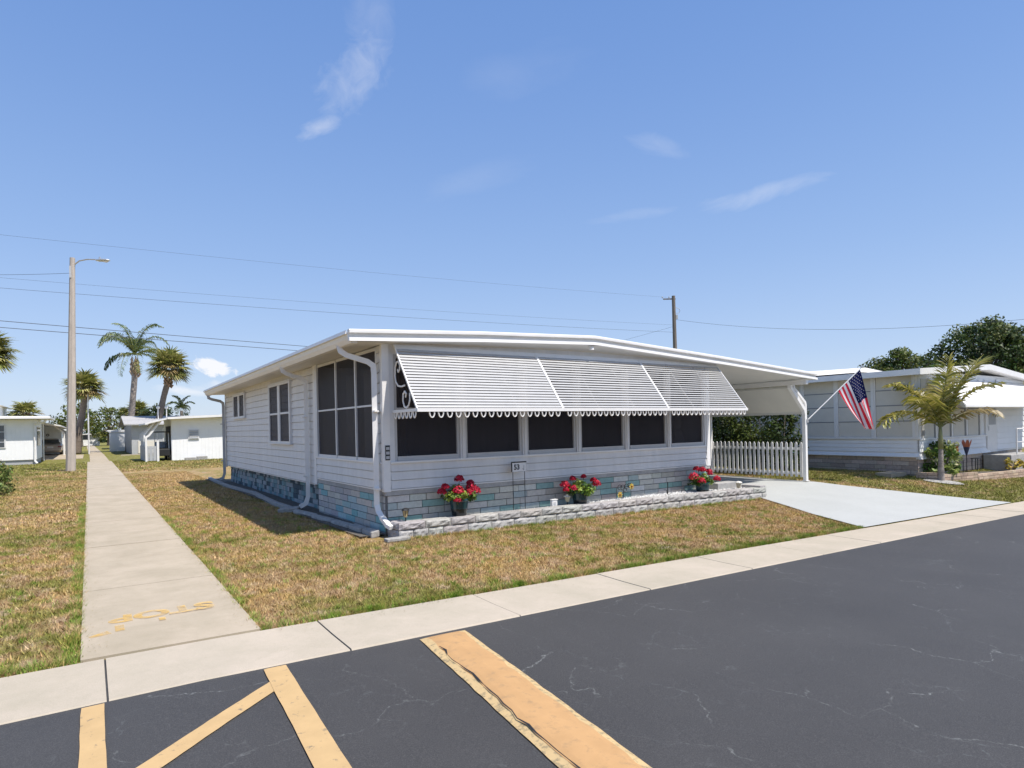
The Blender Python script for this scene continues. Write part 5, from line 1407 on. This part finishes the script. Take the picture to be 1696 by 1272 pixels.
# car in the carport
def car():
    t = thing('parked_car', 'silver brown sedan seen from behind in the carport of the left house', 'car', (-3.2, 68, 0))
    cx, y0 = -2.72, 65.9; m_ = MB()
    secs = [(0, .34, .62, .76), (.10, .26, .88, .84), (.5, .24, .96, .87), (1.2, .24, .95, .88), (2.2, .24, .93, .89), (3.4, .24, .90, .88), (4.2, .26, .78, .84), (4.6, .34, .62, .72)]
    k = 10; vs = []
    for yy, zb, zt, hw in secs:
        for a, b in ((-.86, 0), (-1, .25), (-1, .6), (-.96, .9), (-.86, 1), (.86, 1), (.96, .9), (1, .6), (1, .25), (.86, 0)):
            vs.append((cx + hw * a, y0 + yy, zb + (zt - zb) * b))
    n = len(secs); m_.add(vs, [(i * k + j, i * k + (j + 1) % k, (i + 1) * k + (j + 1) % k, (i + 1) * k + j) for i in range(n - 1) for j in range(k)] + [tuple(range(k)), tuple((n - 1) * k + j for j in range(k))])
    body = part('body', m_, M['car'], t, smooth=False)
    m_ = MB(); secs = [(.55, .95, .95, .72), (1.15, .95, 1.38, .62), (2.3, .95, 1.43, .62), (3.25, .93, .97, .72)]; vs = []
    for yy, zb, zt, hw in secs:
        for a, b in ((-1.1, 0), (-1.0, .5), (-.9, .95), (-.7, 1), (.7, 1), (.9, .95), (1.0, .5), (1.1, 0)): vs.append((cx + hw * a, y0 + yy, zb + (zt - zb) * b))
    k = 8; m_.add(vs, [(i * k + j, i * k + (j + 1) % k, (i + 1) * k + (j + 1) % k, (i + 1) * k + j) for i in range(3) for j in range(k)] + [tuple(range(k)), tuple(3 * k + j for j in range(k))]); part('cabin', m_, M['car'], t)
    m_ = MB(); m_.add([(cx - .66, y0 + .59, .985), (cx + .66, y0 + .59, .985), (cx + .56, y0 + 1.08, 1.335), (cx - .56, y0 + 1.08, 1.335)], [(0, 1, 2, 3)]); m_.V = [(x, y - .03, z + .012) for x, y, z in m_.V]; part('rear_window', m_, M['glass'], t)
    m_ = MB(); m_.box(cx - .82, cx + .82, y0 - .06, y0 + .2, .40, .58); part('bumper', m_, M['car'], t, bevel=.03)
    for s_ in (-1, 1):
        m_ = MB(); m_.box(cx + s_ * .66 - .12, cx + s_ * .66 + .12, y0 + .005, y0 + .2, .68, .78, 0, (.22, .02, .02)); part('tail_lamp', m_, M['attr'], t)
    m_ = MB(); m_.box(cx - .22, cx + .22, y0 - .01, y0 + .1, .62, .76); part('licence_plate', m_, M['white'], t)
    for yy in (.95, 3.6):
        for s_ in (-1, 1):
            m_ = MB(); m_.lathe((0, 0, 0), [(0, -.1), (.28, -.1), (.32, -.06), (.32, .06), (.28, .1), (0, .1)], 16); m_.V = [(cx + s_ * .74 + z, y0 + yy + x, .32 + y) for x, y, z in m_.V]
            wl = part('wheel', m_, M['black'], t)
            m_ = MB(); m_.lathe((0, 0, 0), [(0, -.105), (.19, -.105), (.19, .105), (0, .105)], 12); m_.V = [(cx + s_ * .74 + z, y0 + yy + x, .32 + y) for x, y, z in m_.V]; part('rim', m_, M['steel'], wl)
M['car'] = mat('car_paint', (.50, .44, .39), .3, metal=.3)
car()

# white shed house at right of the sidewalk with its bent awning posts
t = thing('shed_house', 'low white house beyond the lawn with a louvred window and bent awning posts', 'house', (6, 44, 0))
w = MB(); w.box(4.15, 10.5, 42.53, 47, .0, 2.6)
for i in range(32):
    x = 4.2 + i * .2
    if not 5.0 < x < 5.7: w.box(x, x + .012, 42.518, 42.5299, .0, 2.55)
part('wall', w, M['bluewall'], t)
s = MB(); s.prism([(3.9, 41.9, 2.50), (11, 41.9, 2.80), (11, 41.9, 2.93), (3.9, 41.9, 2.63)], (0, 5.5, 0)); s.prism([(2.75, 42.0, 2.2), (3.899, 42.0, 2.5), (3.899, 42.0, 2.58), (2.75, 42.0, 2.28)], (0, 5.4, 0)); rr_ = part('roof', s, M['white'], t)
f = MB(); f.box(5.06, 5.66, 42.47, 42.529, 1.27, 1.88); wf = part('window', f, M['frame_white'], t)
g = MB()
for i in range(5): g.obox((5.36, 42.455, 1.36 + i * .105), (.25, 0, 0), (0, .02, .035), (0, .003, -.002))
part('louvre', g, M['greywall'], wf)
for y in (42.3, 43.5, 44.7, 45.9):
    s = MB(); s.pipe([(3.6, y, 2.45), (2.95, y, 1.55), (2.80, y, 1.45), (2.80, y, .0)], .05, .05, up=(0, 1, 0)); s.pipe([(3.3, y + .06, 2.35), (2.72, y + .06, 1.6), (2.72, y + .06, 1.2)], .035, .035, up=(0, 1, 0)); part('awning_post', s, M['white'], t)
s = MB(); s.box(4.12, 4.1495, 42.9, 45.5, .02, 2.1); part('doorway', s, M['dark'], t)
t = thing('slat_fence', 'short grey slat fence with a white corner post in front of the golf cart', 'fence', (3, 42.4, 0))
s = MB()
for i in range(16): s.box(2.72, 2.745, 42.35 + i * .24, 42.35 + i * .24 + .2, .05, .92)
for i in range(3): s.box(2.75 + i * .2, 2.75 + i * .2 + .18, 42.26, 42.285, .05, .92)
part('slat', s, M['greywall'], t)
s = MB(); s.box(3.34, 3.46, 42.2, 42.32, -.05, 1.25); part('post', s, M['white'], t)
s = MB(); s.box(2.75, 3.33, 42.286, 42.31, .75, .82); s.box(2.75, 3.33, 42.286, 42.31, .2, .27); part('rail', s, M['greywall'], t)
# golf cart under the awning
t = thing('golf_cart', 'dark golf cart with white trim parked under the awning of the white shed', 'golf cart', (3.65, 43.2, 0))
s = MB(); s.prism([(3.40, 42.55, .30), (3.40, 42.55, .72), (3.42, 43.1, .80), (3.42, 43.3, .45), (3.42, 44.6, .45), (3.40, 44.9, .85), (3.40, 45.1, .80), (3.40, 45.1, .30)], (.66, 0, 0)); part('body', s, M['black'], t, bevel=.03)
s = MB(); s.box(3.42, 4.04, 43.7, 44.3, .46, .72); s.box(3.42, 4.04, 44.25, 44.4, .72, 1.15); part('seat', s, M['greywall'], t, bevel=.03)
s = MB(); s.box(3.38, 4.08, 42.9, 44.7, 1.72, 1.79); part('roof', s, M['dark'], t, bevel=.02)
for x in (3.43, 4.03):
    s = MB(); s.tube([(x, 42.8, .75), (x, 43.05, 1.73)], .02, 6); part('roof_post', s, M['white'], t); s = MB(); s.tube([(x, 44.75, .8), (x, 44.6, 1.73)], .02, 6); part('roof_post', s, M['white'], t)
s = MB(); s.tube([(3.9, 43.3, .8), (3.9, 43.5, 1.0)], .02, 6); s.lathe((3.9, 43.5, 1.0), [(.14, 0), (.16, .015), (.14, .03)], 10); part('steering_wheel', s, M['black'], t)
for x in (3.38, 4.0):
    for y in (42.85, 44.75):
        s = MB(); s.lathe((0, 0, 0), [(0, -.07), (.2, -.07), (.22, -.03), (.22, .03), (.2, .07), (0, .07)], 14); s.V = [(x + .03 + z, y + a, .22 + b) for a, b, z in s.V]; wl = part('wheel', s, M['black'], t)
        s = MB(); s.lathe((0, 0, 0), [(0, -.075), (.11, -.075), (.11, .075), (0, .075)], 10); s.V = [(x + .03 + z, y + a, .22 + b) for a, b, z in s.V]; part('rim', s, M['steel'], wl)
for i, (x, lb) in enumerate(((5.1, 'flat grey stone in the grass at the foot of the white shed wall, left one'), (5.75, 'grey concrete block lying against the white shed wall under its window'))):
    b = MB(); b.obox((x, 42.2, .07), (.3, .03, 0), (0, .12, 0), (0, 0, .09 + .05 * i)); solo('garden_block', b, M['edge'], lb, 'block', (x, 42.2, 0), bevel=.02)
# grey house behind the palms
t = thing('grey_house', 'grey house with a shingled roof behind the two tall palms', 'house', (5, 64, 0))
w = MB(); w.box(2.95, 9.5, 60, 72, 0, 2.45); part('wall', w, M['greywall'], t)
s = MB(); s.prism([(2.4, 59.4, 2.40), (2.4, 59.4, 2.5), (2.4, 64.5, 3.28), (2.4, 71, 2.5), (2.4, 71, 2.4), (2.4, 64.5, 3.12)], (8.2, 0, 0)); part('roof', s, M['roofg'], t)
s = MB(); s.prism([(2.96, 60.0, 2.44), (2.96, 64.5, 3.1), (2.96, 70.4, 2.44)], (.05, 0, 0)); part('gable', s, M['greywall'], t)
f = MB(); f.box(3.4, 4.8, 59.95, 59.999, .05, 1.1); part('lower_panel', f, M['shade'], t)
f = MB(); f.box(5.2, 6.6, 59.96, 59.999, 1.0, 2.1); wf = part('window', f, M['frame_white'], t); g = MB(); g.box(5.27, 6.53, 59.95, 59.9599, 1.06, 2.04); part('pane', g, M['glass'], wf)
for x in (5.1, 5.75):
    s = MB(); s.tube([(x, 62.5, 2.9), (x, 62.5, 3.85)], .05, 6); s.lathe((x, 62.5, 3.85), [(0, -.02), (.12, .02), (.15, .13), (.10, .24), (0, .27)], 8); part('roof_vent', s, M['white'], t)
# farther small houses along the path
def small_house(loc, lab, x0, x1, y0, y1, h, roofc, port):
    t = thing('small_house', lab, 'house', loc)
    w = MB(); w.box(x0 + port, x1, y0 + .4, y1, 0, h); part('wall', w, M['bluewall'], t)
    s = MB(); s.prism([(x0 - .3, y0, h + .0), (x1 + .3, y0, h + .02), (x1 + .3, y0, h + .17), (x0 - .3, y0, h + .14)], (0, y1 - y0 + .4, 0)); part('roof', s, M[roofc], t)
    if port:
        for y in (y0 + .3, (y0 + y1) / 2):
            s = MB(); s.box(x0, x0 + .14, y, y + .14, 0, h); part('post', s, M['white'], t)
    f = MB(); f.box(x0 + port + .5, x0 + port + 1.4, y0 + .36, y0 + .399, 1.0, 1.8); part('window', f, M['glass'], t)
small_house((4, 86, 0), 'small white house with a carport post between the tall palm trunk and the path', 2.1, 6.5, 84, 92, 2.05, 'white', 1.1)
small_house((-3.2, 84, 0), 'white house front half hidden behind the fan palm trunk', -6.4, -.75, 82, 92, 2.2, 'white', 0)
small_house((.8, 121, 0), 'low grey carport at the very end of the sidewalk', -1.2, 1.5, 119, 124, 1.75, 'white', 0)
t = thing('white_shed', 'small white garden shed beside the grey house', 'shed', (2.5, 73, 0))
w = MB(); w.box(1.75, 3.1, 73.0, 75, 0, 1.9); part('wall', w, M['bluewall'], t); s = MB(); s.prism([(1.65, 72.9, 1.9), (3.2, 72.9, 1.9), (3.2, 72.9, 2.0), (2.4, 72.9, 2.15), (1.65, 72.9, 2.0)], (0, 2.2, 0)); part('roof', s, M['white'], t)
t = thing('back_house', 'pale gabled house partly hidden behind the white shed roof and the downspout', 'house', (14.5, 72, 0))
w = MB(); w.box(11.2, 18, 66, 76, 0, 3.0); part('wall', w, M['greywall'], t); s = MB(); s.prism([(10.8, 65.5, 2.95), (14.6, 65.5, 4.7), (18.4, 65.5, 2.95)], (0, 11, 0)); part('roof', s, M['shade'], t)

# ------------------------------------------------------------------ light, sky, camera
SUN = Vector((.20, -.433, .879)).normalized()
sl = bpy.data.lights.new('sun', 'SUN'); sl.energy = 4.7; sl.angle = rad(.53); sl.color = (1, .94, .865)
so_ = link(bpy.data.objects.new('sun', sl)); so_.rotation_euler = SUN.to_track_quat('Z', 'Y').to_euler(); so_.location = (10, -20, 40)
wd = bpy.data.worlds.new('World'); scene.world = wd; wd.use_nodes = True
N = wd.node_tree.nodes; L = wd.node_tree.links; bg = N['Background']
sky = N.new('ShaderNodeTexSky'); sky.sky_type = 'NISHITA'; sky.sun_disc = False
sky.sun_elevation = math.asin(SUN.z); sky.sun_rotation = math.atan2(SUN.x, SUN.y); sky.air_density = 1.0; sky.dust_density = .6; sky.ozone_density = 2.0; sky.altitude = 0
dirn = N.new('ShaderNodeTexCoord').outputs['Generated']
def vdir(az, el):
    a, e = rad(az), rad(el); return Vector((math.sin(a) * math.cos(e), math.cos(a) * math.cos(e), math.sin(e)))
def dotn(v):
    x = N.new('ShaderNodeVectorMath'); x.operation = 'DOT_PRODUCT'; L.new(dirn, x.inputs[0]); x.inputs[1].default_value = v; return x.outputs['Value']
def cloud(col, az, el, rot, la, lb, sc, stretch, amt, thr, white=(1.05, 1.06, 1.1), soft=.22):
    c = vdir(az, el); ea = vdir(az + 90, 0); eb = c.cross(ea).normalized()
    if eb.z < 0: eb = -eb
    r = rad(rot); u = ea * math.cos(r) + eb * math.sin(r); v = eb * math.cos(r) - ea * math.sin(r)
    du, dv = dotn(u), dotn(v)
    q = lambda x, s: mathn(N, L, 'POWER', mathn(N, L, 'ABSOLUTE', mathn(N, L, 'MULTIPLY', x, 1 / s)), 2.0)
    # only the hemisphere of the cloud
    front = rng(N, L, dotn(c), .55, .75)
    fall = mathn(N, L, 'EXPONENT', mathn(N, L, 'MULTIPLY', mathn(N, L, 'ADD', q(du, rad(la)), q(dv, rad(lb))), -1))
    cb = N.new('ShaderNodeCombineXYZ'); L.new(mathn(N, L, 'MULTIPLY', du, 1 / stretch), cb.inputs[0]); L.new(dv, cb.inputs[1]); cb.inputs[2].default_value = az * .13
    nz = noise(N, L, cb.outputs[0], sc, 7, .62, .6)
    m_ = mathn(N, L, 'MULTIPLY', mathn(N, L, 'MULTIPLY', fall, front), 1)
    m_ = mathn(N, L, 'ADD', mathn(N, L, 'MULTIPLY', m_, 1.0), mathn(N, L, 'MULTIPLY', mathn(N, L, 'SUBTRACT', nz, .5), 1.5))
    m_ = rng(N, L, m_, thr, thr + soft * 2, 0, amt)
    m_ = mathn(N, L, 'MULTIPLY', m_, rng(N, L, fall, .03, .25))
    return mixc(N, L, m_, col, tuple(w * CW for w in white))
CW = 5.2
hs = N.new('ShaderNodeHueSaturation'); hs.inputs['Saturation'].default_value = 1.0; hs.inputs['Value'].default_value = 1.0; L.new(sky.outputs[0], hs.inputs['Color'])
sxyz = N.new('ShaderNodeSeparateXYZ'); L.new(dirn, sxyz.inputs[0])
rp = N.new('ShaderNodeValToRGB'); L.new(sxyz.outputs[2], rp.inputs[0]); rp.color_ramp.interpolation = 'B_SPLINE'
ce = rp.color_ramp.elements; K = 1 / .14
tabs = [(0.0, (.49, .57, .70)), (.10, (.36, .47, .69)), (.25, (.245, .385, .665)), (.45, (.155, .285, .605)), (.65, (.115, .24, .56)), (1.0, (.08, .18, .44))]
while len(ce) < len(tabs): ce.new(.5)
for e_, (p_, c_) in zip(ce, tabs): e_.position = p_; e_.color = (*c_, 1)
gr = N.new('ShaderNodeVectorMath'); gr.operation = 'SCALE'; L.new(rp.outputs[0], gr.inputs[0]); gr.inputs[3].default_value = K
col = mixc(N, L, .78, hs.outputs['Color'], gr.outputs[0])
col = cloud(col, 20.8, 29.0, 52, 5.2, 2.3, 30, 1.1, .40, .5, soft=.6)
col = cloud(col, 22, 33.5, 70, 3.5, 2.2, 22, 1.2, .22, .5, soft=.6)
col = cloud(col, 36, 30, 10, 7, 2.2, 14, 2.2, .10, .5, soft=.6)
col = cloud(col, 32, 22, 15, 6, 1.6, 16, 2.4, .10, .5, soft=.6)
col = cloud(col, 17.2, 24.9, 28, 2.6, .8, 34, 2.2, .42, .5, soft=.45)
col = cloud(col, 57.3, 18.9, 10, 5.6, 1.1, 30, 3, .42, .5, soft=.6)
col = cloud(col, 48.6, 23.6, -22, 3.6, 1.1, 24, 2.4, .22, .5, soft=.5)
col = cloud(col, 46.0, 18.4, 4, 5.5, .7, 20, 3, .2, .5, soft=.5)
col = cloud(col, 8.7, 5.4, -14, 1.9, .75, 60, 1.5, .95, .42, soft=.12)
col = cloud(col, 6.9, 3.5, -4, 3.2, .5, 50, 2, .6, .45, soft=.3)
col = cloud(col, 10.3, 3.9, 0, 3.0, .7, 50, 2, .5, .45, soft=.3)
L.new(col, bg.inputs['Color']); bg.inputs['Strength'].default_value = .14

cam = bpy.data.cameras.new('camera'); co = link(bpy.data.objects.new('camera', cam)); scene.camera = co
F_PX, S_PX, ROLL, YAW, HC = 1021.8, 70.6, rad(1.2), rad(34.48), 1.63
cam.sensor_width = 36; cam.sensor_fit = 'HORIZONTAL'; cam.lens = F_PX / 1696 * 36; cam.shift_y = S_PX / 1696; cam.clip_start = .05; cam.clip_end = 3000
Fw = Vector((math.sin(YAW), math.cos(YAW), 0)); Rg = Vector((math.cos(YAW), -math.sin(YAW), 0)); U = Vector((0, 0, 1))
Rc = Rg * math.cos(ROLL) - U * math.sin(ROLL); Uc = U * math.cos(ROLL) + Rg * math.sin(ROLL)
mw = Matrix(((Rc.x, Uc.x, -Fw.x, 0), (Rc.y, Uc.y, -Fw.y, 0), (Rc.z, Uc.z, -Fw.z, HC), (0, 0, 0, 1)))
co.matrix_world = mw
vs_ = scene.view_settings; vs_.view_transform = 'Standard'; vs_.look = 'None'; vs_.exposure = .34; vs_.gamma = 1
scene.render.engine = 'CYCLES'
